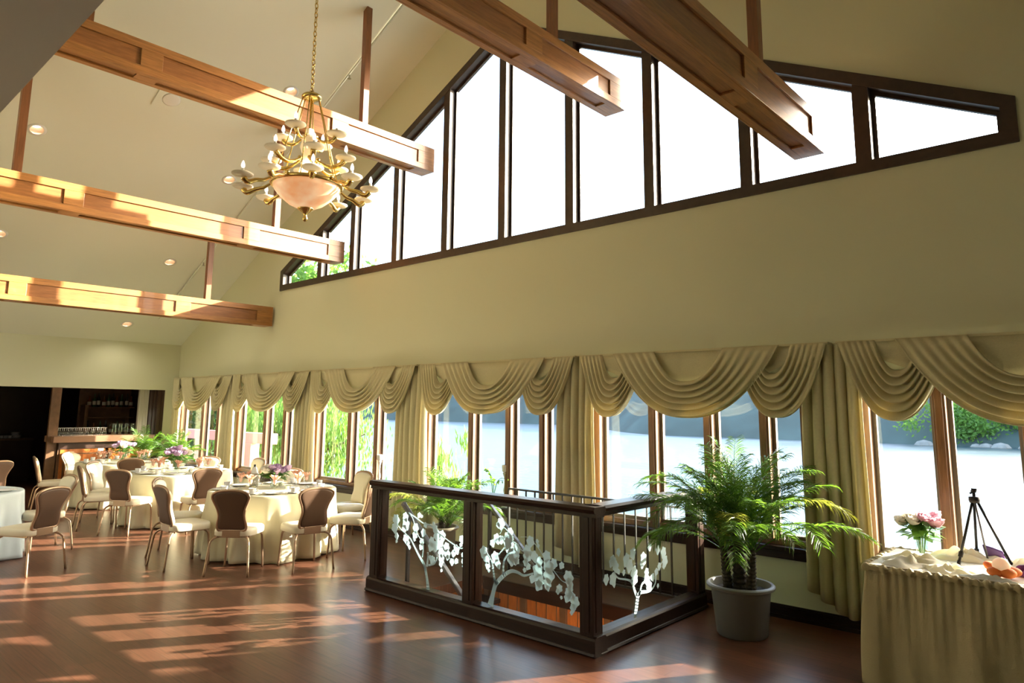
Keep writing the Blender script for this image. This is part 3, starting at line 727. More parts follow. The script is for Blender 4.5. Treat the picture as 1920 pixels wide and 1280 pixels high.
make_palm('potted_palm', 'tall feathery date palm with three trunks in a round grey pot', (-2.585, 5.72, 0), 1, M['potm'], 1, 1.6, [(-.02, .03, .84, .05), (-.10, -.02, .68, .036), (.10, -.03, .70, .038)], 66, .88, 11)
make_palm('potted_palm', 'bushy feathery palm in a dark pot behind the left etched glass panel', (-6.30, 5.78, 0), 1, M['terr'], 1, 1.2, [(0, 0, .50, .035), (.08, .02, .46, .03)], 34, .74, 12, (.15, .21, .42))
make_palm('potted_palm', 'feathery palm in front of the leftmost window, beside the bar', (-14.2, 5.95, 0), 1, M['terr'], 1, 1.2, [(0, 0, .75, .035), (-.08, .02, .7, .03)], 24, .72, 13, (.15, .21, .42))
make_palm('potted_palm', 'broad arching palm against the dark end of the bar', (-14.98, 5.62, 0), 1, M['terr'], 1, 1.2, [(0, 0, .72, .04)], 18, .78, 14, (.15, .21, .42))

# ------------------------------------------------------------------ banquet chairs
def make_chair():
    o = empty('banquet_chair', '', 'chair')
    # seat cushion: rounded trapezoid, crowned
    def sq(u, v):
        t = 2*PI*u; c, s = math.cos(t), math.sin(t); e = .42
        return math.copysign(abs(c)**e, c), math.copysign(abs(s)**e, s)
    def seat(u, v):
        a, b = sq(u, v); y = b*.225; wx = (.225+.015*b)
        zz = [(.405, .90), (.40, .97), (.41, 1), (.45, 1.0), (.468, .985), (.480, .93), (.489, .6), (.492, .0)]
        f = v*(len(zz)-1); k = min(int(f), len(zz)-2); z = zz[k][0]+(zz[k+1][0]-zz[k][0])*(f-k); r = zz[k][1]+(zz[k+1][1]-zz[k][1])*(f-k)
        return (a*wx*r, y*r, z)
    MB().grid(seat, 36, 7, wrap=True).build('seat', M['cseat'], o, smooth=True)
    m = MB(); m.box(-.19, .19, -.19, .19, .388, .408); m.build('seat_frame', M['cfr'], o)
    half = [(0, 0), (.115, .0), (.152, .018), (.155, .07), (.142, .13), (.138, .18), (.155, .25), (.182, .31), (.198, .355), (.188, .395), (.14, .42), (.07, .434), (0, .436)]
    right = spline([(x, z, 0) for x, z in half], 3)
    outl = [(p.x, p.y) for p in right]; outl += [(-x, z) for x, z in reversed(outl[1:-1])]
    B0 = .462
    def yb(z): return -.205-.20*z-.10*z*z      # recline
    def skin(sc, off, crown):
        m = MB(); n = len(outl); cz_ = .22
        rings = [(1.0, 0), (.985, .35), (.93, .75), (.75, .95), (.4, 1.0)]
        vs = []
        for r, h in rings:
            for x, z in outl: zz = cz_+(z-cz_)*r*sc; vs.append((x*r*sc, yb(zz)+off+crown*h, B0+zz))
        vs.append((0, yb(cz_)+off+crown, B0+cz_)); fs = []
        for i in range(len(rings)-1):
            for k in range(n): fs.append((i*n+k, i*n+(k+1) % n, (i+1)*n+(k+1) % n, (i+1)*n+k))
        for k in range(n): fs.append(((len(rings)-1)*n+k, (len(rings)-1)*n+(k+1) % n, len(vs)-1))
        return m.add(vs, fs)
    skin(.95, .012, .032).build('backrest', M['cseat'], o, smooth=True)
    skin(.94, -.014, -.010).build('back_panel', M['cback'], o, smooth=True)
    m = MB(); m.tube([(x, yb(z)-.002, B0+z) for x, z in outl], .016, 8, closed=True); m.build('back_frame', M['cfr'], o, smooth=True)
    m = MB(); m.box(-.10, .10, -.226, -.196, .39, .475); m.build('back_bracket', M['cfr'], o, bevel=.006)
    for s in (-1, 1):
        MB().tube(spline([(s*.10, -.13, .392), (s*.165, -.20, .392), (s*.20, -.243, .36), (s*.212, -.262, .30), (s*.235, -.30, .0)], 5), .0125, 8).build('leg', M['cfr'], o, smooth=True)
        MB().tube(spline([(s*.185, .14, .392), (s*.195, .175, .37), (s*.20, .19, .30), (s*.215, .205, .0)], 5), .0125, 8).build('leg', M['cfr'], o, smooth=True)
    return o
CH = make_chair()
TAB = {'A': (-11.55, 4.92), 'B': (-8.35, 4.75), 'C': (-14.2, 5.0), 'E': (-10.55, 1.78)}
def chair(t, angd, label, R=1.09, turn=0):
    a = math.radians(angd); cx, cy = TAB[t]
    x, y = cx+R*math.cos(a), cy+R*math.sin(a)
    return place(CH, (x, y, 0), a+PI/2+math.radians(turn), label, 'banquet chairs around the tables')
chair('B', -48, 'banquet chair seen from behind with brown back, in front of the nearest ivory table')
chair('B', -10, 'banquet chair with sun on its back, at the right front of the nearest ivory table')
chair('B', 30, 'banquet chair seen from its side, right end of the nearest ivory table beside the railing')
chair('B', 88, 'banquet chair facing us with ivory backrest, under the window right of the nearest ivory table', 1.07)
chair('B', -90, 'banquet chair seen from behind at the left front of the nearest ivory table')
chair('B', -128, 'banquet chair with silvery front, mostly hidden behind another chair left of the nearest table')
chair('B', 142, 'banquet chair hidden behind the flowers and glasses of the nearest ivory table', 1.07)
chair('A', -8, 'banquet chair with bright sunlit back between the nearest and the middle ivory table')
chair('A', -58, 'brown backed banquet chair seen from behind, in front of the middle ivory table')
chair('A', -100, 'banquet chair seen edge on, at the left front of the middle ivory table')
chair('A', -137, 'banquet chair facing us with white sunlit backrest, left of the middle ivory table')
chair('A', 138, 'banquet chair facing us behind the middle ivory table, under the leftmost window', 1.07)
chair('A', 92, 'banquet chair facing us with its top showing behind the wine cooler', 1.07)
chair('C', -15, 'brown backed banquet chair between the middle table and the far table')
chair('C', -100, 'banquet chair seen edge on, left front of the far table, before the dark doorway')
chair('C', 204, 'banquet chair with glaring white sunlit front, before the orange bar panel', 1.02)
place(CH, (-9.24, 2.34, 0), math.atan2(-.45, -.90)-PI/2, 'banquet chair with grey back pulled up to the pale table at the left edge', 'banquet chairs around the tables')
place(CH, (-10.38, 2.74, 0), PI+.12, 'banquet chair with beige front facing us, just behind the chair with the grey back', 'banquet chairs around the tables')
place(CH, (-13.95, 2.86, 0), 2.0, 'banquet chair just cut by the left edge of the picture', 'banquet chairs around the tables')

# ------------------------------------------------------------------ round tables and cloths
def make_table():
    o = empty('round_table', '', 'table')
    MB().lathe([(0, .735), (.755, .735), (.76, .74), (.76, .752), (.755, .757), (0, .757)], n=48).build('tabletop', M['barmid'], o)
    for i in range(4):
        t = PI/4+i*PI/2; MB().tube([(.5*math.cos(t), .5*math.sin(t), .735), (.56*math.cos(t), .56*math.sin(t), 0)], .014, 8).build('leg', M['black'], o, smooth=True)
    return o
def make_cloth(loc, mat, label, seed, hem=.015):
    rnd = random.Random(seed); ph = [rnd.random()*6.28 for _ in range(4)]
    def fn(u, v):
        t = 2*PI*u
        if v < .3: r = .768*(v/.3)**.6; return (r*math.cos(t), r*math.sin(t), .764)
        if v < .36: f = (v-.3)/.06; r = .768+.010*math.sin(f*PI/2); return (r*math.cos(t), r*math.sin(t), .764-.012*f)
        f = (v-.36)/.64
        wv = math.sin(11*t+ph[0])+.55*math.sin(17*t+ph[1])+.35*math.sin(29*t+ph[2])
        r = .779+.035*f+(.010+.034*f)*wv*min(1, f*2.2)
        return (r*math.cos(t), r*math.sin(t), .752-(.752-hem)*f+.008*math.sin(5*t+ph[3])*f)
    o = MB().grid(fn, 180, 26, wrap=True).build('tablecloth', mat, None, smooth=True, solid=.002, loc=loc)
    return tag(o, label, 'tablecloth')
TP = make_table()
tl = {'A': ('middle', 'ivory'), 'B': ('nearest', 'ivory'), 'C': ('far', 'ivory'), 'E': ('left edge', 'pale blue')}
for i, t in enumerate('BACE'):
    x, y = TAB[t]
    place(TP, (x, y, 0), .3*i, 'round banquet table under the %s %s cloth' % (tl[t][0], tl[t][1]), 'round banquet tables')
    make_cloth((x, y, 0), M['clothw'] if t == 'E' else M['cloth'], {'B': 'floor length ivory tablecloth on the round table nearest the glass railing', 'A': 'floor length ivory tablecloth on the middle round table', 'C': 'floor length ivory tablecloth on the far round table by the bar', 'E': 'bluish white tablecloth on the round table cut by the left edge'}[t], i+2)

# ------------------------------------------------------------------ tableware
def mk(name, cat): return empty(name, '', cat)
def p_wine():
    o = mk('wine_glass', 'glass')
    MB().openlathe([(.034, .205), (.040, .165), (.036, .125), (.018, .098), (.004, .088)], n=14).build('bowl', M['gls'], o, smooth=True)
    MB().lathe([(.034, 0), (.032, .004), (.005, .009), (.0035, .05), (.004, .088), (0, .09)], n=12).build('stem', M['gls'], o, smooth=True)
    return o
def p_goblet():
    o = mk('water_goblet', 'glass')
    MB().openlathe([(.036, .165), (.040, .12), (.034, .08), (.012, .066), (.006, .06)], n=14).build('bowl', M['gls'], o, smooth=True)
    MB().lathe([(.034, 0), (.032, .004), (.008, .012), (.006, .06), (0, .062)], n=12).build('stem', M['gls'], o, smooth=True)
    return o
def p_napkin():
    m = MB(); rnd = random.Random(3)
    m.lathe([(.010, 0), (.026, .03), (.030, .055), (.024, .07), (0, .07)], n=10)
    for k in range(9):
        t = 2*PI*k/9+rnd.uniform(-.2, .2); c, s = math.cos(t), math.sin(t); l = rnd.uniform(.06, .10); up = rnd.uniform(.07, .12)
        n1 = Vector((-s, c, 0))*.024
        b = Vector((c*.01, s*.01, .055)); mid = Vector((c*l*.6, s*l*.6, .055+up*.75)); tip = Vector((c*l, s*l, .055+up*.85))
        m.add([b-n1*.4, b+n1*.4, mid+n1, tip, mid-n1], [(0, 1, 2, 3, 4)])
    o = m.build('napkin', M['coral'], None, solid=.002); tag(o, '', 'napkin'); return o
def p_plate():
    o = MB().lathe([(0, .004), (.08, .004), (.09, .008), (.135, .016), (.136, .018), (.09, .012), (.08, .009), (0, .009)], n=28).build('plate', M['white'], None, smooth=True); tag(o, '', 'plate'); return o
def p_cup():
    o = mk('coffee_cup', 'cup')
    MB().lathe([(0, .0), (.03, .0), (.075, .010), (.076, .013), (.03, .006), (0, .006)], n=20).build('saucer', M['white'], o, smooth=True)
    MB().openlathe([(.024, .007), (.034, .02), (.041, .07), (.039, .07), (.032, .022), (.0, .012)], n=18).build('cup_body', M['white'], o, smooth=True)
    MB().tube(spline([(.038, 0, .06), (.062, 0, .058), (.06, 0, .035), (.035, 0, .026)], 4), .0045, 6).build('handle', M['white'], o, smooth=True)
    return o
def p_votive():
    o = mk('votive_candle', 'candle')
    MB().openlathe([(.026, 0), (.03, .01), (.032, .06), (.029, .06), (.026, .012)], n=14).build('holder', M['vase'], o, smooth=True)
    MB().lathe([(.024, .005), (.024, .042), (0, .042)], n=12).build('wax', M['cream'], o, smooth=True)
    return o
def p_fork():
    m = MB(); m.box(-.004, .004, -.09, .03, 0, .003).box(-.011, .011, .03, .05, 0, .003)
    for k in (-1, 0, 1): m.box(k*.008-.0022, k*.008+.0022, .05, .09, 0, .003)
    o = m.build('fork', M['silver'], None); tag(o, '', 'fork'); return o
def p_knife():
    m = MB(); m.box(-.005, .005, -.10, 0, 0, .004).prism([(-.006, 0), (.008, 0), (.008, .09), (0, .115), (-.006, .1)], 0, .002, 'z')
    o = m.build('knife', M['silver'], None); tag(o, '', 'knife'); return o
PW, PG, PN, PP, PC, PV, PF, PK = p_wine(), p_goblet(), p_napkin(), p_plate(), p_cup(), p_votive(), p_fork(), p_knife()
TZ = .7665
tn = {'A': 'on the middle round table', 'B': 'on the round table nearest the railing', 'C': 'on the round table by the bar'}
for t in 'BAC':
    cx, cy = TAB[t]; g = tn[t]; rnd = random.Random(ord(t))
    for k in range(8):
        a = 2*PI*(k+.35)/8
        def P(r, da, z=TZ): return (cx+r*math.cos(a+da), cy+r*math.sin(a+da), z)
        place(PP, P(.60, 0), a, 'white dinner plate '+g, 'dinner plates '+g)
        place(PW, P(.43, .30), a, 'clear stemmed wine glass '+g, 'wine glasses '+g)
        place(PG, P(.40, .02), a, 'stemmed water goblet holding a napkin '+g, 'water goblets '+g)
        place(PN, P(.40, .02, TZ+.088), a+rnd.random(), 'coral pink napkin fanned out of a goblet '+g, 'coral napkins '+g, scale=.78)
        place(PC, P(.62, .38), a+2, 'white coffee cup and saucer '+g, 'coffee cups '+g)
        place(PF, P(.60, -.27), a-PI/2, 'silver fork beside a plate '+g, 'forks '+g)
        place(PK, P(.60, .245), a-PI/2, 'silver knife beside a plate '+g, 'knives '+g)
    for k in range(3):
        a = 2*PI*k/3+.2
        place(PV, (cx+.25*math.cos(a), cy+.25*math.sin(a), TZ), 0, 'small votive candle glass '+g, 'votive candles '+g)
x, y = TAB['E']
place(PC, (x+.50, y+.36, TZ), .6, 'white coffee cup on the bluish white table at the left edge')
place(PP, (x+.28, y+.52, TZ), 0, 'white plate on the bluish white table at the left edge')
def rose(m, c, r, rnd):
    """cupped petals round a bud"""
    c = Vector(c); ax = Vector((rnd.uniform(-.5, .5), rnd.uniform(-.5, .5), 1)).normalized()
    e1 = ax.orthogonal().normalized(); e2 = ax.cross(e1)
    for j, (rr, z0, z1, n) in enumerate(((.42, -.5, .62, 4), (.72, -.6, .55, 5), (1.0, -.6, .30, 6))):
        for k in range(n):
            t0 = 2*PI*k/n+j*.6; hw = PI/n*1.25; rows = []
            for (f, g) in ((.35, z0), (.95, -.1), (1.02, z1*.7), (.9+.12*j, z1)):
                rows.append([c+(e1*math.cos(t0+hw*q)+e2*math.sin(t0+hw*q))*r*rr*f+ax*r*(g-.06*abs(q)) for q in (-1, -.4, .4, 1)])
            m.add([p for w in rows for p in w], [(a*4+b, a*4+b+1, a*4+b+5, a*4+b+4) for a in range(3) for b in range(3)])
def bouquet(name, label, loc, seed, vh, vr, cols, n, spread, rr, h):
    rnd = random.Random(seed); o = empty(name, label, 'flowers', loc)
    MB().openlathe([(0, .004), (vr*.75, .004), (vr*.8, .02), (vr*.72, vh*.55), (vr, vh), (vr*.93, vh), (vr*.66, vh*.5), (vr*.7, .03), (0, .02)], n=20).build('vase', M['vase'], o, smooth=True)
    st = MB(); heads = {}; lf = MB()
    for k in range(n):
        t = 2*PI*k*.618; q = math.sqrt((k+.5)/n)*spread
        c = (q*math.cos(t), q*math.sin(t), h+.45*(spread-q)+rnd.uniform(-.02, .02))
        st.tube([(q*.12*math.cos(t), q*.12*math.sin(t), .02), (q*.3*math.cos(t), q*.3*math.sin(t), vh), c], .0035, 5)
        col = cols[k % len(cols)]
        f = MB(); rose(f, c, rr*rnd.uniform(.85, 1.15), rnd); f.build('bloom', M[col], o, smooth=True)
    for k in range(90):
        t = rnd.random()*6.28; q = spread*rnd.uniform(.2, 1.1); zz = vh*.85+rnd.random()*(h-vh*.85)*.98
        c = Vector((q*math.cos(t), q*math.sin(t), zz)); d = Vector((math.cos(t), math.sin(t), rnd.uniform(-.6, .4)))*.05; w = Vector((-math.sin(t), math.cos(t), rnd.uniform(-.4, .4)))*.026
        lf.add([c-d, c+w, c+d, c-w], [(0, 1, 2, 3)])
    st.build('stems', M['green'], o, smooth=True); lf.build('foliage', M['green'], o)
    return o
bouquet('flower_vase', 'lilac and white centrepiece flowers in a low vase on the nearest ivory table', (TAB['B'][0]-.05, TAB['B'][1]+.03, TZ), 1, .14, .06, ['lilac', 'cream', 'cream', 'lilac', 'cream'], 12, .16, .055, .22)
bouquet('flower_vase', 'lilac centrepiece flowers in a low vase on the middle ivory table', (TAB['A'][0]-.12, TAB['A'][1]-.02, TZ), 2, .15, .06, ['lilac', 'lilac', 'cream', 'lilac'], 13, .19, .06, .27)
bouquet('flower_vase', 'lilac and cream centrepiece flowers in a low vase on the far ivory table', (TAB['C'][0]-.1, TAB['C'][1], TZ), 3, .16, .055, ['cream', 'lilac', 'lilac', 'lilac'], 13, .18, .06, .28)
# wine cooler with napkin wrapped bottle, cards, pepper mill
bx, by = TAB['B'][0]-.33, TAB['B'][1]-.10
o = empty('wine_cooler', 'steel wine cooler holding a napkin wrapped bottle on the nearest ivory table', 'wine cooler', (bx, by, TZ))
MB().openlathe([(0, .002), (.052, .002), (.056, .17), (.060, .175), (.052, .172), (.048, .01)], n=20).build('bucket', M['silver'], o, smooth=True)
MB().lathe([(.036, .02), (.036, .2), (.014, .255), (.014, .285), (0, .286)], n=14).build('bottle', M['bottk'], o, smooth=True)
MB().lathe([(.05, .165), (.046, .19), (.030, .235), (.024, .252), (.018, .255)], n=14).build('napkin_wrap', M['white'], o, smooth=True)
def card(x, y, rz, label, w=.09, h=.14):
    o = empty('table_card', label, 'card', (x, y, TZ), rz)
    MB().box(-w/2, w/2, -.001, .001, .05, .05+h).build('card', M['paper'], o)
    MB().lathe([(.022, 0), (.022, .006), (.003, .01), (.003, .06), (0, .06)], n=10).build('holder', M['silver'], o)
card(TAB['B'][0]-.30, TAB['B'][1]+.18, .9, 'plain white standing card behind the wine cooler')
card(TAB['A'][0]-.30, TAB['A'][1]+.14, .9, 'white standing card left of the flowers on the middle ivory table')
card(TAB['C'][0]-.36, TAB['C'][1]+.12, .9, 'white standing card left of the flowers on the far ivory table')

# ------------------------------------------------------------------ candlesticks on the sills
def p_stick():
    o = mk('candlestick', 'candlestick')
    MB().lathe([(0, 0), (.045, 0), (.045, .012), (.03, .025), (.014, .05), (.018, .08), (.01, .11), (.014, .16), (.024, .2), (.015, .24), (.011, .30), (.016, .36), (.03, .40), (.035, .41), (0, .412)], n=16).build('stick', M['whitepl'], o, smooth=True)
    MB().lathe([(.02, .412), (.04, .43), (.043, .50), (.040, .505), (.036, .44), (0, .43)], n=16).build('candle_cup', M['white'], o, smooth=True)
    return o
PS = p_stick()
for x, lb in ((-8.34, 'white candlestick on the sill of the window behind the nearest ivory table'), (-10.66, 'white candlestick on the sill behind the flowers of the nearest ivory table'), (-13.0, 'white candlestick on the sill of the leftmost window'), (-5.85, 'white candlestick on the sill behind the glass railing')):
    place(PS, (x, D+.0, SILL-.004), 0, lb)
o = empty('added_stair_sconce', 'added unseen warm wall lamp inside the stairwell below the right etched panel', 'light', (HX1-.002, 5.0, -.75))  # made-up fixture added around the stairwell fill light
MB().lathe([(0, -.06), (.05, -.06), (.06, .06), (0, .06)], (-.08, 0, 0), 16).build('shade', M['bowl'], o, smooth=True)
MB().box(-.05, 0, -.03, .03, -.04, .04).build('bracket', M['brass'], o)
# stems with dark leaves round the candlestick behind the railing
o = empty('sill_plant', 'wispy potted plant on the sill beside the candlestick behind the railing', 'plant', (-6.05, D+.0, SILL-.004))
MB().lathe([(0, 0), (.045, 0), (.055, .09), (.05, .095), (0, .09)], n=16).build('pot', M['terr'], o, smooth=True)
rnd = random.Random(9)
for k in range(9):
    t = rnd.uniform(-1.2, 1.2); l = rnd.uniform(.3, .55)
    pts = spline([(0, 0, .08), (math.sin(t)*l*.3, -.01, .08+l*.6), (math.sin(t)*l*.8, -.02, .08+l*.75*math.cos(t*.6))], 5)
    m = MB(); m.tube(pts, .003, 5)
    for p in pts[5::2]:
        d = Vector((rnd.uniform(-1, 1), rnd.uniform(-.5, .2), rnd.uniform(-.6, .6))).normalized()*.045; w = d.cross(Vector((0, 1, 0))).normalized()*.012
        m.add([p, p+d*.5+w, p+d, p+d*.5-w], [(0, 1, 2, 3)])
    m.build('stem', M['leaf'], o)
# wall outlet by the palm
o = empty('wall_outlet', 'cream power outlet low on the wall left of the palm', 'outlet', (-3.02, D, .27))
MB().box(-.035, .035, -.007, -.0005, -.057, .057).build('plate', M['whitepl'], o, bevel=.003)
for s in (-1, 1): MB().box(-.016, .016, -.010, -.006, s*.024-.014, s*.024+.014).build('socket', M['candle'], o)

# ------------------------------------------------------------------ gift table
GX0, GX1, GY0, GY1, GZ = -1.50, .33, 5.33, 6.12, .76
o = empty('gift_table', 'rectangular table hidden under the gathered gold skirt at right', 'table')
MB().box(GX0+.02, GX1-.02, GY0+.02, GY1-.02, GZ-.04, GZ-.012).build('tabletop', M['barmid'], o)
for x in (GX0+.1, GX1-.1):
    for y in (GY0+.1, GY1-.1): MB().tube([(x, y, 0), (x, y, GZ-.04)], .016, 8).build('leg', M['black'], o)
def per(u):
    w = GX1-GX0; d = GY1-GY0; L = 2*(w+d); s = u*L
    if s < w: return Vector((GX0+s, GY0)), Vector((0, -1))
    s -= w
    if s < d: return Vector((GX1, GY0+s)), Vector((1, 0))
    s -= d
    if s < w: return Vector((GX1-s, GY1)), Vector((0, 1))
    s -= w
    return Vector((GX0, GY1-s)), Vector((-1, 0))
def sk(u, v):
    p, n = per(u)
    # soften the corners of the direction
    q, _ = per((u+.012) % 1); r_, _ = per((u-.012) % 1); tg = (q-r_); nn = Vector((tg.y, -tg.x)).normalized()
    f = v
    fine = math.sin(u*620)*.006*(1-f)**2
    fold = (math.sin(u*62+1.6*math.sin(u*23))+.7*math.sin(u*101+1+1.5*f)+.35*math.sin(u*167+2-2*f))*(.006+.024*f)*min(1, f*3)
    fine += math.sin(u*300+2*math.sin(u*37))*.005*max(0, 1-f*2.2)
    out = .004+.030*f+.03*math.sin(min(1, f*1.1)*PI*.5)+fine+fold
    z = GZ+.012-f*(GZ+.002) if f > .03 else GZ+.012
    return (p.x+nn.x*out, p.y+nn.y*out, z)
ts = MB(); ts.grid(sk, 640, 24, wrap=True)
o = ts.build('table_skirt', M['skirt'], None, smooth=True, solid=.003); tag(o, 'gathered gold fabric skirt hanging to the floor around the gift table', 'table skirt')
def rf(u, v):
    p, n = per(u); q, _ = per((u+.012) % 1); r_, _ = per((u-.012) % 1); tg = q-r_; nn = Vector((tg.y, -tg.x)).normalized()
    t = v*2*PI*.75-.6; rr = .022+.006*math.sin(u*620+v*2)+.004*math.sin(u*390)
    return (p.x+nn.x*(.012+rr*math.cos(t)), p.y+nn.y*(.012+rr*math.cos(t)), GZ-.012+rr*math.sin(t)*1.1)
MB().grid(rf, 640, 8, wrap=True).build('ruffle', M['skirt'], o, smooth=True)
o = MB().box(GX0+.002, GX1-.002, GY0+.002, GY1-.002, GZ-.011, GZ+.006).build('table_cover', M['tulle'], None, bevel=.004); tag(o, 'cream cloth laid flat on the gift table top', 'tablecloth')
def crumple(name, label, cx, cy, rx, ry, h, seed, mat, cat, z0=GZ+.008):
    rnd = random.Random(seed); ph = [rnd.random()*6.28 for _ in range(6)]
    def fn(u, v):
        t = 2*PI*u; r = v
        e = 1+.12*math.sin(3*t+ph[0])+.08*math.sin(7*t+ph[1])
        zz = h*(1-r**2.2)*(.55+.22*math.sin(3*t+ph[2]+5*r)+.16*math.sin(7*t+ph[3]-7*r)+.12*math.sin(13*r+ph[4]))
        return (cx+rx*r*e*math.cos(t), cy+ry*r*e*math.sin(t), z0+.003+max(0, zz))
    o = MB().grid(fn, 72, 20, wrap=True).build(name, mat, None, smooth=True); tag(o, label, cat); return o
crumple('tulle_fabric', 'crumpled cream tulle at the left end of the gift table', -1.27, 5.62, .20, .24, .07, 1, M['tulle'], 'fabric')
crumple('tulle_fabric', 'long crumpled cream tulle along the front edge of the gift table', -1.02, 5.47, .16, .11, .055, 2, M['tulle'], 'fabric')
crumple('tulle_fabric', 'sheer white tulle heaped behind the rose vase on the gift table', -1.02, 5.98, .26, .10, .09, 3, M['tulle'], 'fabric')
crumple('tulle_fabric', 'sheer white tulle heaped under the tripod on the gift table', -.62, 5.93, .17, .14, .09, 4, M['tulle'], 'fabric')
crumple('plastic_wrap', 'shiny clear wrap lying in front of the orange flower on the gift table', -.80, 5.385, .17, .045, .03, 5, M['poly'], 'wrapping')
crumple('gift_bag', 'shiny dark purple wrapping behind the orange flower on the gift table', -.60, 5.68, .13, .09, .085, 6, M['purple'], 'wrapping')
o = MB(); o.prism([(-.90, GZ+.01), (-.925, GZ+.12), (-.86, GZ+.105), (-.80, GZ+.085), (-.79, GZ+.01)], 6.03, 6.09); o = o.build('purple_box', M['purple'], None, bevel=.008); tag(o, 'upright deep purple paper bag beside the tripod foot', 'bag')
bouquet('rose_vase', 'vase of pink and white roses on the gift table before the window', (-1.27, 5.88, GZ+.012), 21, .15, .055, ['pinkf', 'cream', 'pinkf', 'pinkf', 'cream'], 10, .125, .055, .25)
# orange fabric flower
of = empty('fabric_flower', 'large orange fabric flower with a cream centre on the gift table', 'flower', (-.745, 5.50, GZ+.012))
for k in range(5):
    t = 2*PI*k/5+.35; c, s = math.cos(t), math.sin(t)
    def fn(u, v, c=c, s=s, k=k):
        a = u*PI*2; b = v*PI; l = .10; x = l*.5+l*.55*math.cos(b); y = .05*math.sin(b)*math.cos(a); z = .035+.032*math.sin(b)*math.sin(a)+.03*(x/l)*(1 if k in (1, 2) else .1)
        return (c*x-s*y, s*x+c*y, max(.001, z))
    MB().grid(fn, 14, 10, wrap=True).build('petal', M['orange'], of, smooth=True)
MB().ball((0, -.03, .075), .05, 14, 10).build('centre', M['cream'], of, smooth=True)
# small tripod
tr = empty('tripod', 'small black camera tripod standing on the gift table', 'tripod', (-.93, 5.93, GZ+.008))
top = Vector((.0, .0, .43))
for nm, ft in (('leg', (-.10, -.16, 0)), ('leg', (-.03, .10, 0)), ('leg', (.185, .02, 0))):
    f = Vector(ft); k = (top-Vector((0, 0, .02))).lerp(f, .78); m = MB(); a = top-Vector((0, 0, .02))+Vector((f.x, f.y, 0)).normalized()*.02
    m.tube([a, f.lerp(a, .02)], .009, 8)
    lg = m.build(nm, M['black'], tr, smooth=True)
    MB().tube([a.lerp(f, .80), a.lerp(f, .88)], .015, 8).build('leg_lock', M['black'], lg)
    MB().tube([a.lerp(f, .94), f], .012, 8).build('foot', M['black'], lg)
MB().tube([top, (.045, .03, .02)], .006, 8).build('centre_column', M['steel'], tr, smooth=True)
m = MB(); m.lathe([(0, .405), (.03, .405), (.035, .42), (.035, .445), (.02, .45), (0, .45)], n=14); m.build('shoulder', M['black'], tr, smooth=True)
m = MB(); m.lathe([(.010, .45), (.010, .475), (.018, .48), (.018, .492), (0, .495)], n=12); m.box(-.012, .02, -.012, .012, .49, .505); m.bar((.0, 0, .485), (-.02, -.02, .47), .01, .01); m.build('head', M['black'], tr)

# ------------------------------------------------------------------ bar beyond the far wall
BX = XL-.06
bw_ = MB(); bx0 = XL-5.0
bw_.box(bx0-.1, bx0, -4.6, D+.16, 0, 2.6).box(bx0, XL-.14, 6.30, 6.40, 0, 2.6)
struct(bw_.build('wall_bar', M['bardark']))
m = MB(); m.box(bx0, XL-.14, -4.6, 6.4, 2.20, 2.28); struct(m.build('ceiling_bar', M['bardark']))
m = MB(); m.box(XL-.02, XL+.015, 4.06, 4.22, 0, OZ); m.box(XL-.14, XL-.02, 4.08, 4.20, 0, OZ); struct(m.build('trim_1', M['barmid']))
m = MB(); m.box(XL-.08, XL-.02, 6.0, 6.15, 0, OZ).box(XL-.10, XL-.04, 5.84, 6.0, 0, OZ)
for k in range(4): m.box(XL-.02, XL-.012, 5.86+k*.075, 5.875+k*.075, 0, OZ)
struct(m.build('trim_2', M['bardark']))
m = MB()
for k in range(6): m.box(XL-.12, XL-.04+.006*(k % 2), 5.66+k*.03, 5.69+k*.03, 1.2, OZ)
struct(m.build('trim_3', pbr('fluted_beige_panel', (.34, .31, .25), .6)))
bc = empty('bar_counter', 'long wooden bar counter with orange brown front panels at the far wall', 'bar', (0, 0, 0))
MB().box(XL-.42, XL+.16, 4.12, 5.95, 1.085, 1.205).build('counter_top', M['bartop'], bc, bevel=.008)
MB().box(XL-.36, XL+.045, 4.24, 5.93, 0, 1.085).build('counter_body', M['barmid'], bc)
MB().box(XL+.045, XL+.075, 4.24, 5.93, .96, 1.085).build('apron', M['bardark'], bc)
for (a, b) in ((4.34, 5.06), (5.12, 5.86)):
    f = MB()
    f.box(XL+.046, XL+.06, a-.06, b+.06, .04, .955); f.build('front_panel', M['barwood'], bc)
    g = MB()
    for bx in ((a, b, .12, .14), (a, b, .86, .88), (a, a+.018, .14, .86), (b-.018, b, .14, .86)): g.box(XL+.06, XL+.068, bx[0], bx[1], bx[2], bx[3])
    g.build('panel_moulding', M['barmid'], bc)
bb = empty('back_bar_shelf', 'dark back bar shelves with bottles behind the counter', 'shelf', (0, 0, 0))
sx = XL-2.0
MB().box(sx-.4, sx+.1, 5.0, 6.28, 0, 1.15).build('base_cabinet', M['bardark'], bb)
for z in (1.53, 1.76): MB().box(sx-.3, sx+.05, 5.30, 6.26, z-.02, z).build('shelf_board', M['barmid'], bb)
MB().box(sx-.32, sx-.28, 5.2, 6.28, 1.15, 2.19).build('back_panel', M['barmid'], bb)
MB().box(sx-.3, sx+.05, 5.24, 5.30, 1.15, 1.80).build('side_panel', M['barmid'], bb)
def p_bottle(mat, r=.036, h=.29):
    o = mk('liquor_bottle', 'bottle')
    MB().lathe([(0, 0), (r, 0), (r, h*.58), (r*.4, h*.74), (r*.36, h*.96), (r*.42, h), (0, h)], n=12).build('glass', mat, o, smooth=True)
    MB().openlathe([(r*1.02, h*.16), (r*1.02, h*.46)], n=12).build('paper_label', M['label'], o, smooth=True)
    return o
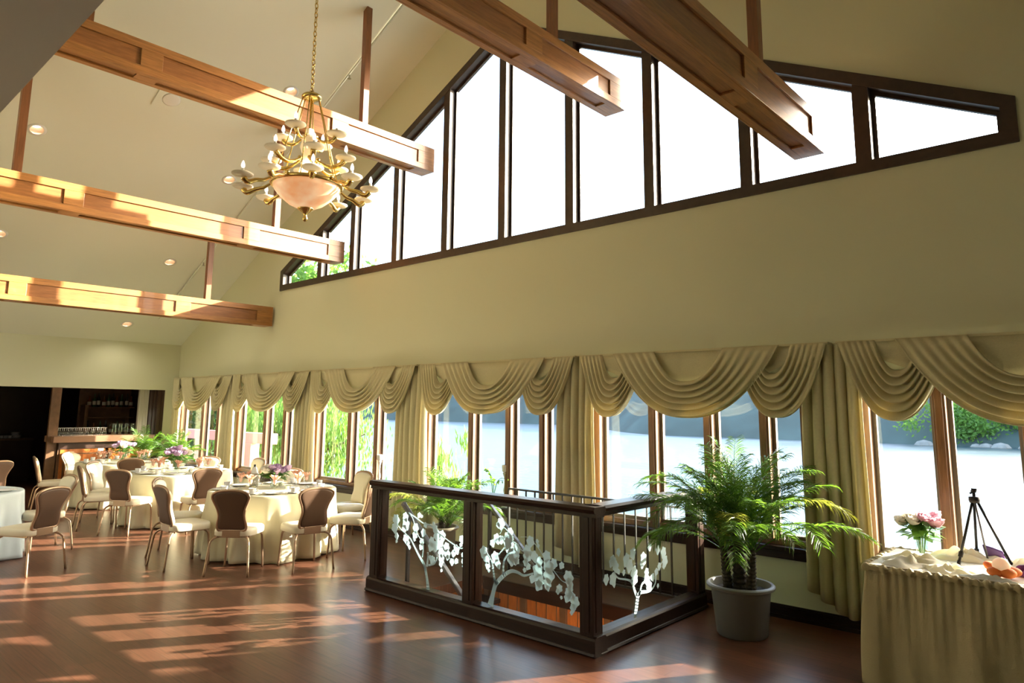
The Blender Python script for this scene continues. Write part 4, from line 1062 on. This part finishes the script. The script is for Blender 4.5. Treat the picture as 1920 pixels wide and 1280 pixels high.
pb = [p_bottle(M['bottg']), p_bottle(M['bottb'], .04, .25), p_bottle(M['bottk'], .035, .31)]
rnd = random.Random(4)
for z, n, where in ((1.76, 10, 'top'), (1.53, 0, ''), (1.15, 8, 'bottom')):
    for k in range(n):
        b = pb[(k*2+n) % 3]; kd = ['green', 'amber', 'dark'][(k*2+n) % 3]
        place(b, (sx-.1+rnd.uniform(-.04, .04), 5.36+k*(.86/max(1, n-1)), z), rnd.random()*6, '%s liquor bottle on the %s shelf of the back bar' % (kd, where), '%s bottles on the %s back bar shelf' % (kd, where))
def p_small():
    o = mk('bar_wine_glass', 'glass')
    MB().openlathe([(.028, .0), (.035, .05), (.03, .085), (.006, .1)], n=10).build('bowl', M['gls'], o, smooth=True)
    MB().lathe([(.004, .1), (.004, .145), (.03, .15), (.03, .153), (0, .153)], n=10).build('foot', M['white'], o, smooth=True)
    return o
pg = p_small()
for j in range(2):
    for k in range(12):
        place(pg, (XL-.04-j*.11, 4.27+k*.072, 1.205), 0, 'upturned wine glass in the %s row on the bar counter' % ('front', 'back')[j], 'upturned glasses in the %s row on the bar' % ('front', 'back')[j])
def p_jug():
    o = mk('glass_pitcher', 'pitcher')
    MB().openlathe([(0, .003), (.05, .0), (.055, .1), (.048, .2), (.054, .235), (.05, .235), (.044, .2), (.05, .1), (.045, .012)], n=16).build('body', M['vase'], o, smooth=True)
    MB().tube(spline([(0, -.05, .2), (0, -.1, .19), (0, -.1, .08), (0, -.054, .06)], 4), .006, 6).build('handle', M['vase'], o, smooth=True)
    return o
pj = p_jug()
for k in range(4): place(pj, (XL-.12, 5.25+k*.115, 1.205), .2*k, 'clear glass pitcher standing on the right of the bar counter', 'pitchers on the bar counter')
for k in range(4):
    o = empty('bar_downlight', 'small round ceiling lamp over the bar counter', 'light', (XL-.75, 4.85+k*.30, 2.199), group='ceiling lamps over the bar')
    MB().lathe([(0, -.004), (.05, -.004), (.058, .0), (0, .0)], n=16).build('lamp', emis('bar_lamp_%d' % k, (1, .86, .62), 5) if k == 0 else bpy.data.materials['bar_lamp_0'], o)
    l = bpy.data.objects.new('bar_spot', bpy.data.lights.get('bar_spot') or lampdata('bar_spot', 'SPOT', 22, (1, .82, .58), spot_size=2.0, spot_blend=.7, shadow_soft_size=.04)); C.objects.link(l); l.parent = o; l.location = (0, 0, -.02)
# sideboard in the dark passage left of the bar
sb = empty('sideboard', 'dark sideboard in the unlit passage left of the bar', 'sideboard', (0, 0, 0))
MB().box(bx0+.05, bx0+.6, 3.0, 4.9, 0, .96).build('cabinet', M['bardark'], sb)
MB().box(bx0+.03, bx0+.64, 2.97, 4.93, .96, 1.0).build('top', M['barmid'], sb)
for k in range(7):
    o = MB().lathe([(0, 0), (.05, 0), (.1, .016), (.1, .02), (0, .012)], n=18).build('stacked_plate', M['white'], None, smooth=True, loc=(bx0+.35, 4.62+.02*math.sin(k), 1.0+k*.021)); tag(o, 'white plate in the stack on the dark sideboard', 'plate', 'stacked plates on the sideboard')
for k in range(4):
    o = place(PC, (bx0+.35, 4.25+.085*k, 1.0), 1, 'white cup in the row on the dark sideboard', 'cups on the sideboard')
# small notice plate on the bar front
o = MB().box(XL+.061, XL+.066, 4.93, 5.03, .90, 1.06).build('notice_plate', M['paper'], None); tag(o, 'small pale notice plate fixed under the bar counter', 'plate')

# ------------------------------------------------------------------ outside
m = MB(); m.box(-70, -9.5, D+.6, 13, -3.2, -2.2); o = m.build('lawn_ground', M['grass']); struct(o)
WZ = -2.7
m = MB(); m.add([(-600, D+.5, WZ), (500, D+.5, WZ), (500, 700, WZ), (-600, 700, WZ)], [(0, 1, 2, 3)])
o = m.build('lake_water', M['lake']); o['kind'] = 'structure'
def hills(x0, x1, y0, depth, h, seed, mat, name, n=120):
    rnd = random.Random(seed); ph = [rnd.random()*6.28 for _ in range(5)]
    def fn(u, v):
        x = x0+(x1-x0)*u
        top = h*(.75+.22*math.sin(3.1*u+ph[0])+.1*math.sin(9*u+ph[1])+.05*math.sin(23*u+ph[2]))
        rug = 1.2*math.sin(170*u+9*v+ph[3])*math.sin(41*v+60*u+ph[4])
        e = min(1, max(0, (-60-x)/70)); e = e*e*(3-2*e)
        return (x, y0+52*e+depth*v, WZ-.3+top*math.sin(v*PI/2)**.8+rug*min(1, v*8)*.6)
    o = MB().grid(fn, n, 24).build(name, mat, None, smooth=True); struct(o); return o
hills(-420, 240, 112, 160, 52, 1, M['hill'], 'far_shore_hill', 260)
def foliage(name, label, c, R, n, leaf, seed, mat, hang=0, trunk=True, cat='tree', group=None):
    rnd = random.Random(seed); o = empty(name, label, cat, (c[0], c[1], 0), group=group)
    m = MB(); cl = [Vector((rnd.gauss(0, .5)*R[0], rnd.gauss(0, .5)*R[1], c[2]+rnd.gauss(0, .45)*R[2])) for _ in range(26)]
    for k in range(n):
        q = rnd.choice(cl); p = q+Vector((rnd.gauss(0, .22)*R[0], rnd.gauss(0, .22)*R[1], rnd.gauss(0, .2)*R[2]))
        if hang: d = Vector((rnd.uniform(-.3, .3), rnd.uniform(-.3, .3), -1)).normalized()*leaf*hang
        else: d = Vector((rnd.uniform(-1, 1), rnd.uniform(-1, 1), rnd.uniform(-1, 1))).normalized()*leaf
        w = d.cross(Vector((rnd.uniform(-1, 1), rnd.uniform(-1, 1), rnd.uniform(-.4, .4)))).normalized()*leaf*(.28 if hang else .45)
        m.add([p-d, p+w, p+d, p-w], [(0, 1, 2, 3)])
    m.build('crown', mat, o)
    if trunk:
        t = MB(); t.tube([(0, 0, -2.6), (.1, .05, c[2]*.5-1), (0, 0, c[2]+R[2]*.3)], [.22, .16, .06], 8)
        for k in range(5): t.tube([(0, 0, c[2]-R[2]*.3), cl[k]], [.06, .02], 5)
        t.build('trunk', M['trunk'], o, smooth=True)
    return o
foliage('willow_tree', 'light green willow outside the window behind the nearest ivory table', (-17.6, 11.2, 1.0), (1.7, 1.3, 1.9), 9000, .07, 1, M['tree1'], hang=1.4)
foliage('willow_tree', 'pale willow outside, right of the salmon timber frame', (-21.0, 12.0, 1.4), (1.9, 1.4, 2.4), 7000, .08, 2, M['tree1'], hang=1.4)
foliage('garden_tree', 'dark green tree outside behind the salmon timber frame', (-25.0, 11.6, 1.8), (2.6, 1.6, 2.8), 3800, .16, 3, M['tree2'])
foliage('garden_tree', 'dense dark tree outside beyond the leftmost window', (-31.0, 13.0, 2.2), (3.4, 2.0, 3.4), 3800, .2, 4, M['tree2'])
foliage('garden_tree', 'tall green tree top seen in the leftmost pane of the high window', (-38.5, 23.0, 7.6), (3.6, 3, 3.6), 4200, .24, 5, M['tree1'])
foliage('garden_shrub', 'feathery light shrub outside the window behind the glass railing', (-11.2, 9.9, .1), (.75, .6, .75), 2600, .06, 6, M['tree1'], hang=2.0, cat='shrub')
rnd = random.Random(8)
for k, (x, y, z, rx, rz_) in enumerate(((-19.5, 114, .6, 4, 3.4), (-12, 116, 1.6, 4, 4.2), (-3.5, 113, .4, 3.6, 3), (6, 116, 2, 4.5, 4.5), (-16, 126, 7, 5, 4), (-4, 128, 8, 6, 5))):
    foliage('shore_tree', 'rounded light green tree at the far lake shore', (x, y, z), (rx, 2, rz_), 2600, .30, 20+k, M['tree1'], trunk=False, group='light green trees on the far shore')
m = MB()
for k in range(14):
    x = -22+k*2.2+rnd.uniform(-1, 1); q = rnd.uniform(.35, .8); m.lathe([(0, .9*q), (1.1*q, .6*q), (1.6*q, 0), (1.5*q, -.6*q)], (x, 110.5+rnd.uniform(-.6, .6), WZ+.1), 7)
o = m.build('shore_rocks', M['rock']); tag(o, 'pale rocks along the far lake shore', 'rocks', kind='stuff')
# salmon timber frame in the garden
o = empty('garden_pergola', 'salmon painted timber frame outside the two leftmost windows', 'pergola', (0, 0, 0))
MB().box(-24, -15.95, 8.9, 9.1, .88, 1.14).build('cross_beam', M['salmon'], o, bevel=.01)
for x in (-17.0, -19.9, -22.8): MB().box(x-.15, x+.15, 8.88, 9.12, -2.4, .88).build('post', M['salmon'], o, bevel=.01)

# ------------------------------------------------------------------ light
wd = bpy.data.worlds.new('sky'); sc.world = wd; wd.use_nodes = True
nt = wd.node_tree; nt.nodes.clear()
SUN_EL = math.radians(19.1); sdir = Vector((.532*math.cos(SUN_EL), .847*math.cos(SUN_EL), math.sin(SUN_EL)))
sky = nt.nodes.new('ShaderNodeTexSky'); sky.sky_type = 'NISHITA'; sky.sun_disc = False
sky.sun_elevation = SUN_EL; sky.sun_rotation = math.atan2(.532, .847); sky.air_density = 1.0; sky.dust_density = 2.5; sky.ozone_density = 1.0
bg = nt.nodes.new('ShaderNodeBackground'); bg.inputs['Strength'].default_value = 1.9
wo = nt.nodes.new('ShaderNodeOutputWorld'); nt.links.new(sky.outputs[0], bg.inputs[0]); nt.links.new(bg.outputs[0], wo.inputs[0])
l = bpy.data.objects.new('sun', lampdata('sun', 'SUN', 50, (1, .90, .74), angle=math.radians(.6))); C.objects.link(l)
l.rotation_euler = sdir.to_track_quat('Z', 'Y').to_euler(); l.location = (10, 30, 20)

# ------------------------------------------------------------------ camera
yaw, pitch, roll = map(math.radians, (-41.98, 8.52, .508))
cy, sy = math.cos(yaw), math.sin(yaw)
F = Vector((sy*math.cos(pitch), cy*math.cos(pitch), math.sin(pitch))); r = Vector((cy, -sy, 0)); u = r.cross(F)
c, s = math.cos(roll), math.sin(roll)
Rr = c*r+s*u; U = -s*r+c*u
cam = bpy.data.cameras.new('camera'); co = bpy.data.objects.new('camera', cam); C.objects.link(co)
cam.sensor_width = 36; cam.lens = 36*1297.65/1920; cam.shift_y = -68.2/1920; cam.clip_start = .05; cam.clip_end = 2000
mw = Matrix((( Rr.x, U.x, -F.x, 0), (Rr.y, U.y, -F.y, 0), (Rr.z, U.z, -F.z, 1.80), (0, 0, 0, 1)))
co.matrix_world = mw
sc.camera = co
for o in bpy.data.objects:
    if '_used' in o: del o['_used']
sc.view_settings.view_transform = 'Standard'; sc.view_settings.look = 'None'; sc.view_settings.gamma = 1; sc.view_settings.use_curve_mapping = False
sc.view_settings.exposure = -0.12
sc.cycles.max_bounces = 8; sc.cycles.diffuse_bounces = 4; sc.cycles.glossy_bounces = 4; sc.cycles.transparent_max_bounces = 24; sc.cycles.transmission_bounces = 6
sc.cycles.use_denoising = True; sc.cycles.sample_clamp_indirect = 6
